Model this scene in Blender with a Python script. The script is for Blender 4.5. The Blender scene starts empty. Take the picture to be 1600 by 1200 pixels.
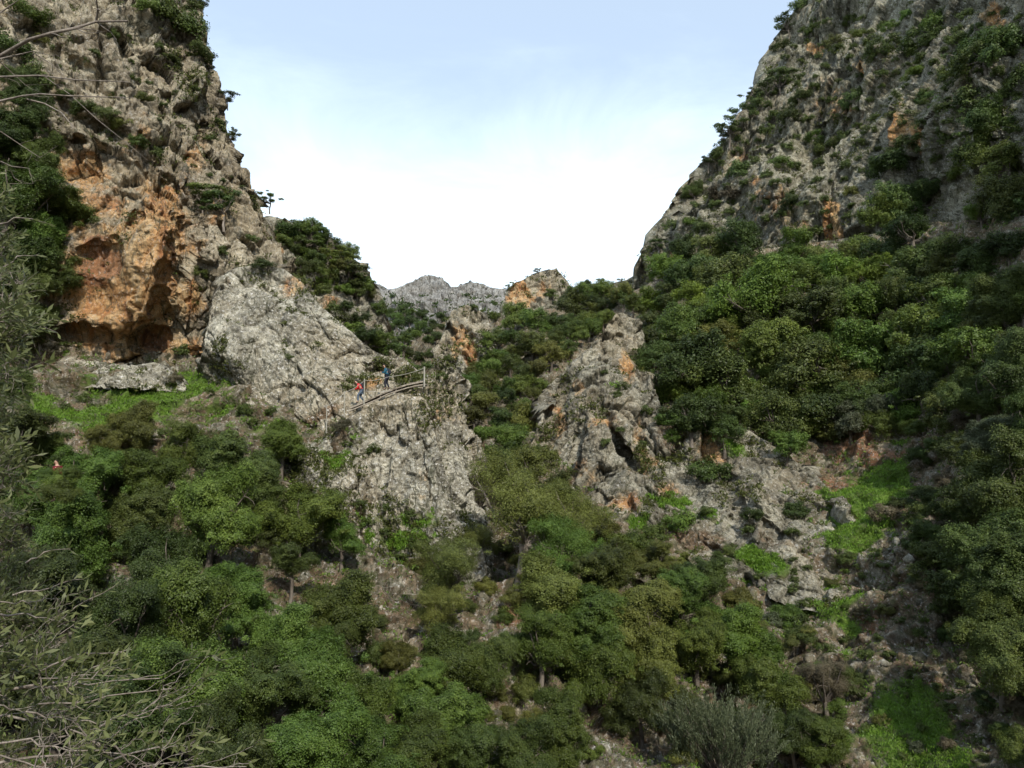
import bpy, math, random
import numpy as np
from mathutils import Vector, Matrix
R = math.radians
scene = bpy.context.scene
col = scene.collection

# ------------------------------------------------------------------ camera
F = 1142.5           # focal length in photo pixels (1600 wide)
PITCH = R(5.0)
cam_data = bpy.data.cameras.new("camera")
cam_data.sensor_fit = 'HORIZONTAL'
cam_data.sensor_width = 36.0
cam_data.lens = 36.0 * F / 1600.0
cam_data.clip_start = 0.1
cam_data.clip_end = 6000.0
cam = bpy.data.objects.new("camera", cam_data)
cam.rotation_euler = (R(90) + PITCH, 0, 0)
col.objects.link(cam)
scene.camera = cam

# ------------------------------------------------------------------ light
SUN_EL, SUN_AZ = R(43), R(160)       # azimuth clockwise from +Y
sdir = Vector((math.sin(SUN_AZ) * math.cos(SUN_EL), math.cos(SUN_AZ) * math.cos(SUN_EL), math.sin(SUN_EL)))
sl = bpy.data.lights.new("sun", 'SUN')
sl.energy = 3.3
sl.angle = R(1.2)
sl.color = (1.0, 0.95, 0.87)
sun = bpy.data.objects.new("sun", sl)
sun.rotation_euler = (-sdir).to_track_quat('-Z', 'Y').to_euler()
sun.location = (0, -20, 60)
col.objects.link(sun)

world = bpy.data.worlds.new("World")
scene.world = world
world.use_nodes = True
wn, wl = world.node_tree.nodes, world.node_tree.links
wn.clear()
def nd(nodes, t, **kw):
    n = nodes.new(t)
    for k, v in kw.items():
        if k.startswith('i_'):
            key = k[2:]
            key = int(key) if key.isdigit() else key.replace('_', ' ')
            n.inputs[key].default_value = v
        else:
            setattr(n, k, v)
    return n
out = nd(wn, 'ShaderNodeOutputWorld')
bg = nd(wn, 'ShaderNodeBackground'); bg.inputs[1].default_value = 0.135
sky = nd(wn, 'ShaderNodeTexSky'); sky.sky_type = 'NISHITA'; sky.sun_disc = False
sky.sun_elevation = SUN_EL; sky.sun_rotation = SUN_AZ; sky.altitude = 400; sky.air_density = 1.0; sky.dust_density = 0.6; sky.ozone_density = 2.0
tc = nd(wn, 'ShaderNodeTexCoord')
mp = nd(wn, 'ShaderNodeMapping'); mp.inputs['Scale'].default_value = (1.0, 1.0, 2.6); mp.inputs['Rotation'].default_value = (0, R(10), 0)
wl.new(tc.outputs['Generated'], mp.inputs[0])
cn = nd(wn, 'ShaderNodeTexNoise', i_Scale=2.3, i_Detail=9.0, i_Roughness=0.6, i_Distortion=0.6)
wl.new(mp.outputs[0], cn.inputs['Vector'])
sep = nd(wn, 'ShaderNodeSeparateXYZ'); wl.new(tc.outputs['Generated'], sep.inputs[0])
# a bank of cloud that thickens towards the horizon ahead
mr = nd(wn, 'ShaderNodeMapRange'); mr.inputs['From Min'].default_value = 0.50; mr.inputs['From Max'].default_value = 0.27
mr.inputs['To Min'].default_value = -0.05; mr.inputs['To Max'].default_value = 0.62
wl.new(sep.outputs['Z'], mr.inputs['Value'])
ad = nd(wn, 'ShaderNodeMath', operation='ADD'); wl.new(cn.outputs['Fac'], ad.inputs[0]); wl.new(mr.outputs[0], ad.inputs[1])
cr = nd(wn, 'ShaderNodeMapRange', interpolation_type='SMOOTHSTEP'); cr.inputs['From Min'].default_value = 0.46; cr.inputs['From Max'].default_value = 1.15
cr.inputs['To Min'].default_value = 0.42
wl.new(ad.outputs[0], cr.inputs['Value'])
mx = nd(wn, 'ShaderNodeMix', data_type='RGBA'); mx.inputs['B'].default_value = (6.5, 7.7, 8.8, 1)
wl.new(cr.outputs[0], mx.inputs['Factor']); wl.new(sky.outputs[0], mx.inputs['A'])
wl.new(mx.outputs['Result'], bg.inputs[0]); wl.new(bg.outputs[0], out.inputs[0])
world.cycles.sampling_method = 'MANUAL' if hasattr(world.cycles, 'sampling_method') else world.cycles.sampling_method
try: world.cycles.sample_map_resolution = 512
except Exception: pass

scene.view_settings.view_transform = 'Standard'
scene.view_settings.look = 'None'
scene.view_settings.exposure = 0.44
scene.view_settings.gamma = 1.0
cy = scene.cycles
cy.max_bounces = 6; cy.diffuse_bounces = 3; cy.glossy_bounces = 2; cy.transmission_bounces = 3; cy.transparent_max_bounces = 4
cy.caustics_reflective = False; cy.caustics_refractive = False
cy.use_adaptive_sampling = True; cy.adaptive_threshold = 0.02
cy.use_denoising = True
try: cy.denoiser = 'OPENIMAGEDENOISE'; cy.denoising_input_passes = 'RGB_ALBEDO_NORMAL'; cy.denoising_prefilter = 'ACCURATE'
except Exception: pass

# ------------------------------------------------------------------ numpy noise
rng = np.random.default_rng(7)
_perm = np.random.default_rng(3).permutation(256).astype(np.int64)
_perm = np.concatenate([_perm, _perm])
_g = np.random.default_rng(5).normal(size=(256, 3)); _g /= np.linalg.norm(_g, axis=1)[:, None]
_jit = np.random.default_rng(6).random((256, 3))
def perlin(p, seed=0):
    p = p + seed * 17.31
    i = np.floor(p).astype(np.int64); f = p - i
    u = f * f * f * (f * (f * 6 - 15) + 10)
    X, Y, Z = i[:, 0] & 255, i[:, 1] & 255, i[:, 2] & 255
    def g(dx, dy, dz):
        h = _perm[(_perm[(_perm[(X + dx) & 255] + Y + dy) & 255] + Z + dz) & 255]
        gg = _g[h]
        return gg[:, 0] * (f[:, 0] - dx) + gg[:, 1] * (f[:, 1] - dy) + gg[:, 2] * (f[:, 2] - dz)
    ux, uy, uz = u[:, 0], u[:, 1], u[:, 2]
    a = g(0,0,0); a += ux * (g(1,0,0) - a)
    b = g(0,1,0); b += ux * (g(1,1,0) - b)
    c = g(0,0,1); c += ux * (g(1,0,1) - c)
    d = g(0,1,1); d += ux * (g(1,1,1) - d)
    a += uy * (b - a); c += uy * (d - c)
    return (a + uz * (c - a)) * 1.5
def fbm(p, octv=4, seed=0, gain=0.5, lac=2.03):
    s = np.zeros(len(p)); a = 1.0; q = p.copy()
    for o in range(octv):
        s += a * perlin(q, seed + o); a *= gain; q = q * lac
    return s
def ridged(p, octv=4, seed=0, gain=0.5):
    s = np.zeros(len(p)); a = 1.0; q = p.copy(); w = 1.0
    for o in range(octv):
        n = 1 - np.abs(perlin(q, seed + o)) * 1.6
        n = n * np.abs(n); s += a * n * w; w = np.clip(n * 1.3, 0, 1); a *= gain; q = q * 2.07
    return s - 1.0
def worley(p, seed=0):
    p = p + seed * 9.7
    i = np.floor(p).astype(np.int64); f = p - i
    d1 = np.full(len(p), 9.0); d2 = np.full(len(p), 9.0); hid = np.zeros(len(p))
    for dx in (-1, 0, 1):
        for dy in (-1, 0, 1):
            for dz in (-1, 0, 1):
                h = _perm[(_perm[(_perm[(i[:, 0] + dx) & 255] + i[:, 1] + dy) & 255] + i[:, 2] + dz) & 255]
                q = _jit[h] + np.array([dx, dy, dz]) - f
                d = np.einsum('ij,ij->i', q, q)
                m = d < d1
                d2 = np.where(m, d1, np.minimum(d2, d)); d1 = np.where(m, d, d1); hid = np.where(m, h / 255.0, hid)
    return np.sqrt(d1), np.sqrt(d2), hid
def plates(p, seed=0):
    p = p + seed * 9.7
    i = np.floor(p).astype(np.int64); f = p - i
    d1 = np.full(len(p), 9.0); d2 = np.full(len(p), 9.0); tl = np.zeros(len(p)); hid = np.zeros(len(p))
    for dx in (-1, 0, 1):
        for dy in (-1, 0, 1):
            for dz in (-1, 0, 1):
                h = _perm[(_perm[(_perm[(i[:, 0] + dx) & 255] + i[:, 1] + dy) & 255] + i[:, 2] + dz) & 255]
                q = _jit[h] + np.array([dx, dy, dz]) - f
                d = np.einsum('ij,ij->i', q, q); m = d < d1
                d2 = np.where(m, d1, np.minimum(d2, d)); d1 = np.where(m, d, d1)
                tl = np.where(m, np.einsum('ij,ij->i', q, _g[h]), tl); hid = np.where(m, h / 255.0, hid)
    return np.sqrt(d2) - np.sqrt(d1), tl, hid

# ------------------------------------------------------------------ geometry helpers
CP, SP = math.cos(PITCH), math.sin(PITCH)
def unproj(px, py, d):
    """point seen at photo pixel (px,py) standing d metres ahead (along +Y)"""
    px, py, d = np.asarray(px, float), np.asarray(py, float), np.asarray(d, float)
    u = (px - 800) / F; v = (600 - py) / F
    dy = CP - v * SP; dz = SP + v * CP
    return np.stack([u / dy * d, d + 0 * u, dz / dy * d], -1)
def proj(P):
    P = np.asarray(P, float)
    z = P[..., 1] * CP + P[..., 2] * SP
    v = (-P[..., 1] * SP + P[..., 2] * CP)
    return 800 + F * P[..., 0] / z, 600 - F * v / z, z
def tag(o, label=None, cat=None, group=None, kind=None):
    if label: o['label'] = label
    if cat: o['category'] = cat
    if group: o['group'] = group
    if kind: o['kind'] = kind
    return o
def mesh_np(name, V, Fc, smooth=False, attrs=None):
    """Fc: (n,k) int array, all faces the same size"""
    me = bpy.data.meshes.new(name)
    V = np.asarray(V, np.float32); Fc = np.asarray(Fc, np.int32)
    n, k = Fc.shape
    me.vertices.add(len(V)); me.vertices.foreach_set('co', V.ravel())
    me.loops.add(n * k); me.loops.foreach_set('vertex_index', Fc.ravel())
    me.polygons.add(n)
    me.polygons.foreach_set('loop_start', np.arange(0, n * k, k, dtype=np.int32))
    me.polygons.foreach_set('loop_total', np.full(n, k, np.int32))
    if smooth: me.polygons.foreach_set('use_smooth', np.ones(n, bool))
    me.update(calc_edges=True)
    for an, av in (attrs or {}).items():
        a = me.attributes.new(an, 'FLOAT', 'POINT'); a.data.foreach_set('value', np.asarray(av, np.float32))
    return me
def link(name, me, mat=None, parent=None):
    o = bpy.data.objects.new(name, me); col.objects.link(o)
    if mat is not None:
        if len(me.materials) == 0: me.materials.append(mat)
    if parent is not None: o.parent = parent
    return o

# ------------------------------------------------------------------ materials
def new_mat(name):
    m = bpy.data.materials.new(name); m.use_nodes = True
    m.node_tree.nodes.clear()
    return m, m.node_tree.nodes, m.node_tree.links
def ramp(nodes, stops):
    r = nodes.new('ShaderNodeValToRGB'); e = r.color_ramp.elements
    while len(e) > 1: e.remove(e[-1])
    e[0].position = stops[0][0]; e[0].color = (*stops[0][1], 1)
    for p, c in stops[1:]:
        x = e.new(p); x.color = (*c, 1)
    return r
def g3(v): return (v, v, v)
def rock_mat(name, s=1.0, dark=(.085,.08,.07), mid=(.23,.212,.182), light=(.42,.395,.345), speck=0.5, bump=0.35, warm=0.25, darkspeck=0.6, mott=.74, joint=1.0):
    m, N, L = new_mat(name)
    o = nd(N, 'ShaderNodeOutputMaterial'); b = nd(N, 'ShaderNodeBsdfPrincipled')
    b.inputs['Roughness'].default_value = 0.92; b.inputs['Specular IOR Level'].default_value = 0.15
    L.new(b.outputs[0], o.inputs[0])
    t = nd(N, 'ShaderNodeTexCoord')
    def noise(sc, det=6, rough=0.6, dist=0.0, vec=None):
        n = nd(N, 'ShaderNodeTexNoise', i_Scale=sc * s, i_Detail=float(det), i_Roughness=rough, i_Distortion=dist)
        L.new(vec if vec is not None else t.outputs['Object'], n.inputs['Vector']); return n.outputs['Fac']
    def mix(f, a, b_, mode='MIX'):
        x = nd(N, 'ShaderNodeMix', data_type='RGBA', blend_type=mode)
        for sk, v in (('Factor', f), ('A', a), ('B', b_)):
            if isinstance(v, (int, float)): x.inputs[sk].default_value = v
            elif isinstance(v, tuple): x.inputs[sk].default_value = (*v, 1)
            else: L.new(v, x.inputs[sk])
        return x.outputs['Result']
    def math_(op, a, b_=None):
        x = nd(N, 'ShaderNodeMath', operation=op)
        for i, v in enumerate((a, b_)):
            if v is None: continue
            if isinstance(v, (int, float)): x.inputs[i].default_value = v
            else: L.new(v, x.inputs[i])
        return x.outputs[0]
    def sstep(v, a, b_):
        x = nd(N, 'ShaderNodeMapRange', interpolation_type='SMOOTHSTEP'); x.inputs['From Min'].default_value = a; x.inputs['From Max'].default_value = b_
        L.new(v, x.inputs['Value']); return x.outputs[0]
    def attr(nm):
        a = nd(N, 'ShaderNodeAttribute'); a.attribute_name = nm; return a.outputs['Fac']
    n1 = noise(.32, 9, .68, .4)
    r1 = ramp(N, [(.30, dark), (.46, mid), (.60, light), (.75, tuple(c * 1.1 for c in light))]); L.new(n1, r1.inputs[0])
    c = r1.outputs[0]
    # warm / cool drift over metres
    n2 = noise(.12, 4, .5)
    c = mix(math_('MULTIPLY', sstep(n2, .45, .65), warm), c, (.36, .275, .165))
    # dark water streaks, stretched along the fall line
    mpn = nd(N, 'ShaderNodeMapping'); mpn.inputs['Scale'].default_value = (1.0, 1.0, .16); L.new(t.outputs['Object'], mpn.inputs[0])
    st = noise(.7, 5, .6, .6, mpn.outputs[0])
    c = mix(math_('MULTIPLY', sstep(st, .55, .68), .45), c, (.085, .083, .08))
    # ochre seepage
    oc = attr('ochre')
    no = noise(.5, 8, .65, .8, mpn.outputs[0]); ro = ramp(N, [(.26, (.13, .05, .02)), (.38, (.34, .145, .05)), (.48, (.47, .25, .095)), (.58, (.50, .34, .17)), (.66, (.34, .27, .18)), (.8, (.44, .38, .28))])
    L.new(no, ro.inputs[0])
    nf_ = noise(1.1, 8, .7)
    ocf = sstep(math_('ADD', oc, math_('MULTIPLY', math_('SUBTRACT', nf_, .5), 1.1)), .25, .65)
    c = mix(math_('MULTIPLY', ocf, .88), c, ro.outputs[0])
    # soil and litter
    so = attr('soil'); ns = noise(1.3, 8, .7)
    rs = ramp(N, [(.3, (.07, .042, .026)), (.5, (.165, .115, .070)), (.7, (.28, .205, .135))]); L.new(ns, rs.inputs[0])
    sof = sstep(math_('ADD', so, math_('MULTIPLY', math_('SUBTRACT', noise(.9, 8, .7), .5), 1.3)), .3, .6)
    c = mix(sof, c, rs.outputs[0])
    rd = attr('red'); rdf = sstep(math_('ADD', rd, math_('MULTIPLY', math_('SUBTRACT', noise(1.0, 6, .7), .5), 1.0)), .3, .6)
    c = mix(math_('MULTIPLY', rdf, .8), c, (.25, .115, .058))
    # fine mottling
    nfine = noise(2.2, 12, .8)
    rf = ramp(N, [(.34, g3(.30)), (.44, g3(.72)), (.53, g3(1.05)), (.64, g3(1.55))]); L.new(nfine, rf.inputs[0])
    c = mix(mott, c, rf.outputs[0], 'MULTIPLY')
    nl = noise(5.2, 6, .62)
    c = mix(math_('MULTIPLY', sstep(nl, .56, .64), speck), c, (.60, .58, .53))
    nk = noise(3.7, 6, .66, .5)
    c = mix(math_('MULTIPLY', sstep(nk, .57, .66), darkspeck), c, (.06, .055, .045))
    # open joints, dark with lichen and earth
    jm = nd(N, 'ShaderNodeMapping'); jm.inputs['Rotation'].default_value = (0, R(22), 0); jm.inputs['Scale'].default_value = (1.0, 1.0, .38); L.new(t.outputs['Object'], jm.inputs[0])
    wn_ = nd(N, 'ShaderNodeTexNoise', i_Scale=1.1 * s, i_Detail=5.0); L.new(jm.outputs[0], wn_.inputs['Vector'])
    wa = nd(N, 'ShaderNodeVectorMath', operation='MULTIPLY_ADD'); wa.inputs[1].default_value = (1.1 / s,) * 3; L.new(wn_.outputs['Color'], wa.inputs[0]); L.new(jm.outputs[0], wa.inputs[2])
    for vs_, wd, am in ((.55, .035, .8), (1.6, .055, .7), (4.2, .08, .5)):
        vo = nd(N, 'ShaderNodeTexVoronoi', feature='DISTANCE_TO_EDGE', i_Scale=vs_ * s); L.new(wa.outputs[0], vo.inputs['Vector'])
        e = nd(N, 'ShaderNodeMapRange', interpolation_type='SMOOTHSTEP'); e.inputs['From Min'].default_value = wd; e.inputs['From Max'].default_value = .0; L.new(vo.outputs['Distance'], e.inputs['Value'])
        gate = sstep(noise(.5 * vs_, 3, .5), .40, .56)
        c = mix(math_('MULTIPLY', math_('MULTIPLY', e.outputs[0], gate), am * joint), c, (.055, .055, .032))
    # moss and grass film
    gr = attr('grass')
    gf = sstep(math_('ADD', gr, math_('MULTIPLY', math_('SUBTRACT', noise(1.6, 9, .72), .5), 2.2)), .38, .68)
    ng = noise(.8, 5, .6); rg = ramp(N, [(.35, (.04, .065, .014)), (.5, (.08, .14, .018)), (.65, (.13, .21, .028))]); L.new(ng, rg.inputs[0])
    dull = mix(sstep(noise(1.1, 5, .6), .4, .6), (.045, .048, .022), (.115, .112, .05))
    c = mix(math_('MULTIPLY', gf, .9), c, mix(sstep(gr, .42, .75), dull, rg.outputs[0]))
    L.new(c, b.inputs['Base Color'])
    bp = nd(N, 'ShaderNodeBump'); bp.inputs['Strength'].default_value = 1.0; bp.inputs['Distance'].default_value = bump / s
    hv = math_('ADD', math_('MULTIPLY', noise(1.4, 10, .68), 1.0), math_('MULTIPLY', noise(6.0, 6, .7), .25))
    L.new(hv, bp.inputs['Height']); L.new(bp.outputs[0], b.inputs['Normal'])
    return m

M = {}
M['slab'] = rock_mat('rock_slab', 1.0, dark=(.135,.128,.10), mid=(.262,.24,.183), light=(.405,.38,.298), speck=.85, bump=.2, warm=.35, mott=1.0, joint=1.1, darkspeck=.75)
M['cliff'] = rock_mat('rock_cliff', .8, dark=(.10,.082,.055), mid=(.25,.205,.14), light=(.41,.355,.25), speck=.4, bump=.3, warm=.4)
M['rcliff'] = rock_mat('rock_rcliff', .5, dark=(.068,.064,.048), mid=(.175,.162,.118), light=(.32,.30,.22), speck=.45, bump=.35, warm=.22)
M['prow'] = rock_mat('rock_prow', .8, dark=(.085,.076,.056), mid=(.20,.182,.135), light=(.36,.335,.255), speck=.45, bump=.3, warm=.35)
M['far'] = rock_mat('rock_far', .12, dark=(.13,.122,.108), mid=(.26,.245,.22), light=(.38,.365,.33), speck=.5, bump=.5, warm=.05, darkspeck=.5)
M['ground'] = rock_mat('rock_ground', .9, dark=(.065,.058,.042), mid=(.165,.15,.108), light=(.31,.29,.225), speck=.5, bump=.25, warm=.35)

def leaf_mat(name, c1, c2, c3, trans=.3, rough=.5, spec=.3):
    m, N, L = new_mat(name)
    o = nd(N, 'ShaderNodeOutputMaterial'); b = nd(N, 'ShaderNodeBsdfPrincipled')
    b.inputs['Roughness'].default_value = rough; b.inputs['Specular IOR Level'].default_value = spec
    oi = nd(N, 'ShaderNodeObjectInfo'); ge = nd(N, 'ShaderNodeNewGeometry'); t = nd(N, 'ShaderNodeTexCoord')
    n = nd(N, 'ShaderNodeTexNoise', i_Scale=2.2, i_Detail=3.0); L.new(t.outputs['Object'], n.inputs['Vector'])
    r = ramp(N, [(0.0, c1), (.5, c2), (1.0, c3)])
    a = nd(N, 'ShaderNodeMath', operation='MULTIPLY_ADD', i_1=.45, i_2=0.0); L.new(ge.outputs['Random Per Island'], a.inputs[0])
    a2 = nd(N, 'ShaderNodeMath', operation='MULTIPLY_ADD', i_1=.9); L.new(n.outputs['Fac'], a2.inputs[0]); L.new(a.outputs[0], a2.inputs[2])
    a3 = nd(N, 'ShaderNodeMath', operation='SUBTRACT', i_1=.18); L.new(a2.outputs[0], a3.inputs[0])
    L.new(a3.outputs[0], r.inputs[0])
    hs = nd(N, 'ShaderNodeHueSaturation')
    mh = nd(N, 'ShaderNodeMapRange'); mh.inputs['To Min'].default_value = .478; mh.inputs['To Max'].default_value = .518; L.new(oi.outputs['Random'], mh.inputs[0])
    mv = nd(N, 'ShaderNodeMapRange'); mv.inputs['To Min'].default_value = .62; mv.inputs['To Max'].default_value = 1.32
    fr = nd(N, 'ShaderNodeMath', operation='MULTIPLY', i_1=7.13); L.new(oi.outputs['Random'], fr.inputs[0])
    fr2 = nd(N, 'ShaderNodeMath', operation='FRACT'); L.new(fr.outputs[0], fr2.inputs[0]); L.new(fr2.outputs[0], mv.inputs[0])
    L.new(mh.outputs[0], hs.inputs['Hue']); L.new(mv.outputs[0], hs.inputs['Value']); L.new(r.outputs[0], hs.inputs['Color'])
    L.new(hs.outputs[0], b.inputs['Base Color'])
    tr = nd(N, 'ShaderNodeBsdfTranslucent'); L.new(hs.outputs[0], tr.inputs[0])
    mx_ = nd(N, 'ShaderNodeMixShader'); mx_.inputs[0].default_value = trans
    L.new(b.outputs[0], mx_.inputs[1]); L.new(tr.outputs[0], mx_.inputs[2]); L.new(mx_.outputs[0], o.inputs[0])
    return m
LM = {
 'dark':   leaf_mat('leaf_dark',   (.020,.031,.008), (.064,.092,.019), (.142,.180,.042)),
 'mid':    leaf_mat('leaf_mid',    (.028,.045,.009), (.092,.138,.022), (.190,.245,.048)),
 'bright': leaf_mat('leaf_bright', (.046,.075,.012), (.120,.185,.024), (.210,.280,.048)),
 'olive':  leaf_mat('leaf_olive',  (.036,.042,.012), (.116,.130,.026), (.220,.232,.056)),
 'silver': leaf_mat('leaf_silver', (.042,.054,.024), (.098,.118,.056), (.190,.215,.115)),
 'fore':   leaf_mat('leaf_fore', (.050,.070,.024), (.135,.170,.060), (.300,.345,.140), .35),
 'brown':  leaf_mat('leaf_brown',  (.05,.043,.022), (.110,.095,.052), (.180,.155,.095)),
 'grass':  leaf_mat('leaf_grass',  (.055,.100,.012), (.130,.230,.022), (.230,.340,.048)),
}
def plain_mat(name, c1, c2, scale=6.0, rough=.85, bump=.01, stretch=(1,1,1)):
    m, N, L = new_mat(name)
    o = nd(N, 'ShaderNodeOutputMaterial'); b = nd(N, 'ShaderNodeBsdfPrincipled'); b.inputs['Roughness'].default_value = rough
    b.inputs['Specular IOR Level'].default_value = .25
    t = nd(N, 'ShaderNodeTexCoord'); mp_ = nd(N, 'ShaderNodeMapping'); mp_.inputs['Scale'].default_value = stretch
    L.new(t.outputs['Object'], mp_.inputs[0])
    n = nd(N, 'ShaderNodeTexNoise', i_Scale=scale, i_Detail=6.0, i_Roughness=.65); L.new(mp_.outputs[0], n.inputs['Vector'])
    r = ramp(N, [(.35, c1), (.65, c2)]); L.new(n.outputs['Fac'], r.inputs[0]); L.new(r.outputs[0], b.inputs['Base Color'])
    bp = nd(N, 'ShaderNodeBump'); bp.inputs['Distance'].default_value = bump; L.new(n.outputs['Fac'], bp.inputs['Height']); L.new(bp.outputs[0], b.inputs['Normal'])
    L.new(b.outputs[0], o.inputs[0]); return m
M['bark'] = plain_mat('bark', (.07,.055,.042), (.20,.17,.135), 5, .9, .03, (1,1,.3))
M['pale_bark'] = plain_mat('pale_bark', (.14,.115,.09), (.34,.29,.24), 5, .9, .03, (1,1,.3))
M['twig'] = plain_mat('twig', (.13,.105,.085), (.30,.26,.215), 30, .8, .001)
M['wood'] = plain_mat('old_timber', (.20,.165,.125), (.38,.33,.26), 9, .85, .01, (.3,1,1))
M['post'] = plain_mat('post_timber', (.28,.265,.215), (.44,.42,.35), 12, .8, .005, (1,1,.2))
M['rope'] = plain_mat('rope', (.32,.29,.25), (.46,.43,.38), 30, .9, .002)
M['skin'] = plain_mat('skin', (.42,.25,.17), (.50,.31,.22), 8, .6, .0)
M['red'] = plain_mat('red_cloth', (.50,.015,.018), (.66,.03,.03), 9, .75, .004)
M['maroon'] = plain_mat('maroon_cloth', (.10,.004,.012), (.17,.008,.024), 9, .75, .004)
M['teal'] = plain_mat('teal_cloth', (.012,.075,.12), (.03,.13,.19), 9, .75, .004)
M['navy'] = plain_mat('navy_cloth', (.012,.014,.022), (.03,.033,.045), 9, .8, .004)
M['bluegrey'] = plain_mat('bluegrey_cloth', (.07,.10,.14), (.12,.16,.21), 9, .8, .004)
M['hair'] = plain_mat('dark_hair', (.012,.009,.007), (.035,.025,.018), 30, .6, .002)
M['pack'] = plain_mat('black_pack', (.008,.009,.012), (.025,.028,.035), 12, .7, .003)
M['shirt'] = plain_mat('pale_shirt', (.50,.42,.44), (.62,.55,.56), 9, .8, .003)
M['boot'] = plain_mat('boot_leather', (.05,.035,.025), (.10,.07,.05), 12, .7, .003)

# ------------------------------------------------------------------ terrain pieces
PATCHES = []      # (name, V grid flattened, px, py, depth)
def rbf(ctrl, x, y):
    c = np.array(ctrl, float); A = c[:, :2] / 100.0; v = np.log(c[:, 2])
    D = np.linalg.norm(A[:, None] - A[None], axis=2)
    K = np.sqrt(D * D + .3)          # multiquadric
    n = len(A); Mx = np.zeros((n + 1, n + 1)); Mx[:n, :n] = K; Mx[:n, n] = 1; Mx[n, :n] = 1
    w = np.linalg.solve(Mx, np.append(v, 0))
    X = np.stack([x.ravel(), y.ravel()], 1) / 100.0
    o = np.full(len(X), w[n])
    for i in range(n):
        o += w[i] * np.sqrt(((X - A[i]) ** 2).sum(1) + .3)
    return np.exp(o).reshape(x.shape)
def blobs(px, py, lst, P, wob=.35, fr=.25, seed=40):
    m = np.zeros(len(px)); nz = fbm(P * fr, 3, seed) * wob
    for b in lst:
        cx, cy_, rx, ry = b[:4]; amp = b[4] if len(b) > 4 else 1.0; ang = R(b[5]) if len(b) > 5 else 0
        dx, dy = px - cx, py - cy_
        ca, sa = math.cos(ang), math.sin(ang)
        u = (dx * ca + dy * sa) / rx; v = (-dx * sa + dy * ca) / ry
        m = np.maximum(m, amp * np.clip(1.25 - np.sqrt(u * u + v * v) + nz, 0, 1))
    return m
def patch(name, top, bottom, ctrl, nu, nv, mat, layers, feats=(), back=(6, 4.0, 3.0), masks=None, base_masks=None, calms=()):
    top = np.array(top, float); bottom = np.array(bottom, float)
    seg = np.hypot(np.diff(top[:, 0]), np.diff(top[:, 1])) * .6 + np.abs(np.diff(top[:, 0])) * .4 + 1e-6
    s = np.concatenate([[0], np.cumsum(seg)]); ss = np.linspace(0, s[-1], nu)
    cx = np.interp(ss, s, top[:, 0]); cyt = np.interp(ss, s, top[:, 1])
    cyb = np.interp(cx, bottom[:, 0], bottom[:, 1]); cyb = np.maximum(cyb, cyt + 4)
    t = np.linspace(0, 1, nv)[:, None]
    X = np.repeat(cx[None], nv, 0); Y = cyt[None] + (cyb - cyt)[None] * t
    D = rbf(ctrl, X, Y); D0 = D.copy()
    wq = np.stack([X.ravel() / 38, Y.ravel() / 38, np.zeros(X.size)], 1); w1 = fbm(wq, 4, 61).reshape(X.shape) * 13; w2 = fbm(wq, 4, 67).reshape(X.shape) * 13
    for f in feats:                    # local hollows (+) and ribs (-), in metres
        fx, fy, rx, ry, amp = f[:5]; ang = R(f[5]) if len(f) > 5 else 0
        dx, dy = X + w1 * min(1, rx / 14) - fx, Y + w2 * min(1, ry / 14) - fy; ca, sa = math.cos(ang), math.sin(ang)
        u = (dx * ca + dy * sa) / rx; v = (-dx * sa + dy * ca) / ry
        D += amp * np.exp(-(u * u + v * v) ** 1.3)
    G = unproj(X, Y, D)
    # the far side of the crest
    nb, bl, bd = back
    rows = []
    for k in range(nb, 0, -1):
        q = k / nb
        r = G[0].copy(); dirn = r[:, :2] / np.linalg.norm(r[:, :2], axis=1)[:, None]
        r[:, :2] += dirn * bl * q; r[:, 2] -= bd * q ** 1.6
        rows.append(r)
    G = np.concatenate([np.array(rows), G], 0)
    PX = np.concatenate([np.repeat(cx[None], nb, 0), X], 0); PY = np.concatenate([np.repeat(cyt[None], nb, 0), Y], 0)
    H, W_ = G.shape[:2]
    G0 = G.copy(); G0[nb:] = unproj(X, Y, D0 * .7 + D * .3)
    gu = np.gradient(G0, axis=1); gv = np.gradient(G0, axis=0)
    Nn = np.cross(gu, gv); Nn /= np.linalg.norm(Nn, axis=2)[..., None] + 1e-9
    # face the viewer
    flip = np.sign(-(Nn * G).sum(2)); 
    flip[:nb] = flip[nb]
    Nn *= np.where(flip == 0, 1, flip)[..., None]
    Nn[:nb] = Nn[:nb] * .5 + np.array([0, 0, 1.0]) * .5
    # smooth the normals
    for _ in range(3):
        Nn[1:-1] = (Nn[:-2] + Nn[1:-1] * 2 + Nn[2:]) / 4; Nn[:, 1:-1] = (Nn[:, :-2] + Nn[:, 1:-1] * 2 + Nn[:, 2:]) / 4
    Nn /= np.linalg.norm(Nn, axis=2)[..., None] + 1e-9
    vd = -G / np.linalg.norm(G, axis=2)[..., None]; vd[:nb] *= 0
    Nn = Nn + vd * .9; Nn /= np.linalg.norm(Nn, axis=2)[..., None] + 1e-9
    P = G.reshape(-1, 3); NN = Nn.reshape(-1, 3)
    d = np.zeros(len(P)); px, py = PX.ravel(), PY.ravel()
    mk = {}
    for an in ('ochre', 'grass', 'soil', 'red'):
        mk[an] = np.zeros(len(P)) + (base_masks or {}).get(an, 0)
    for an, lst in (masks or {}).items():
        mk[an] = np.maximum(mk[an], blobs(px, py, lst, P, seed=40 + len(an), wob=.7 if an == 'grass' else .4))
    calm = 1 - .6 * np.clip(mk['grass'], 0, 1) 
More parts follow.
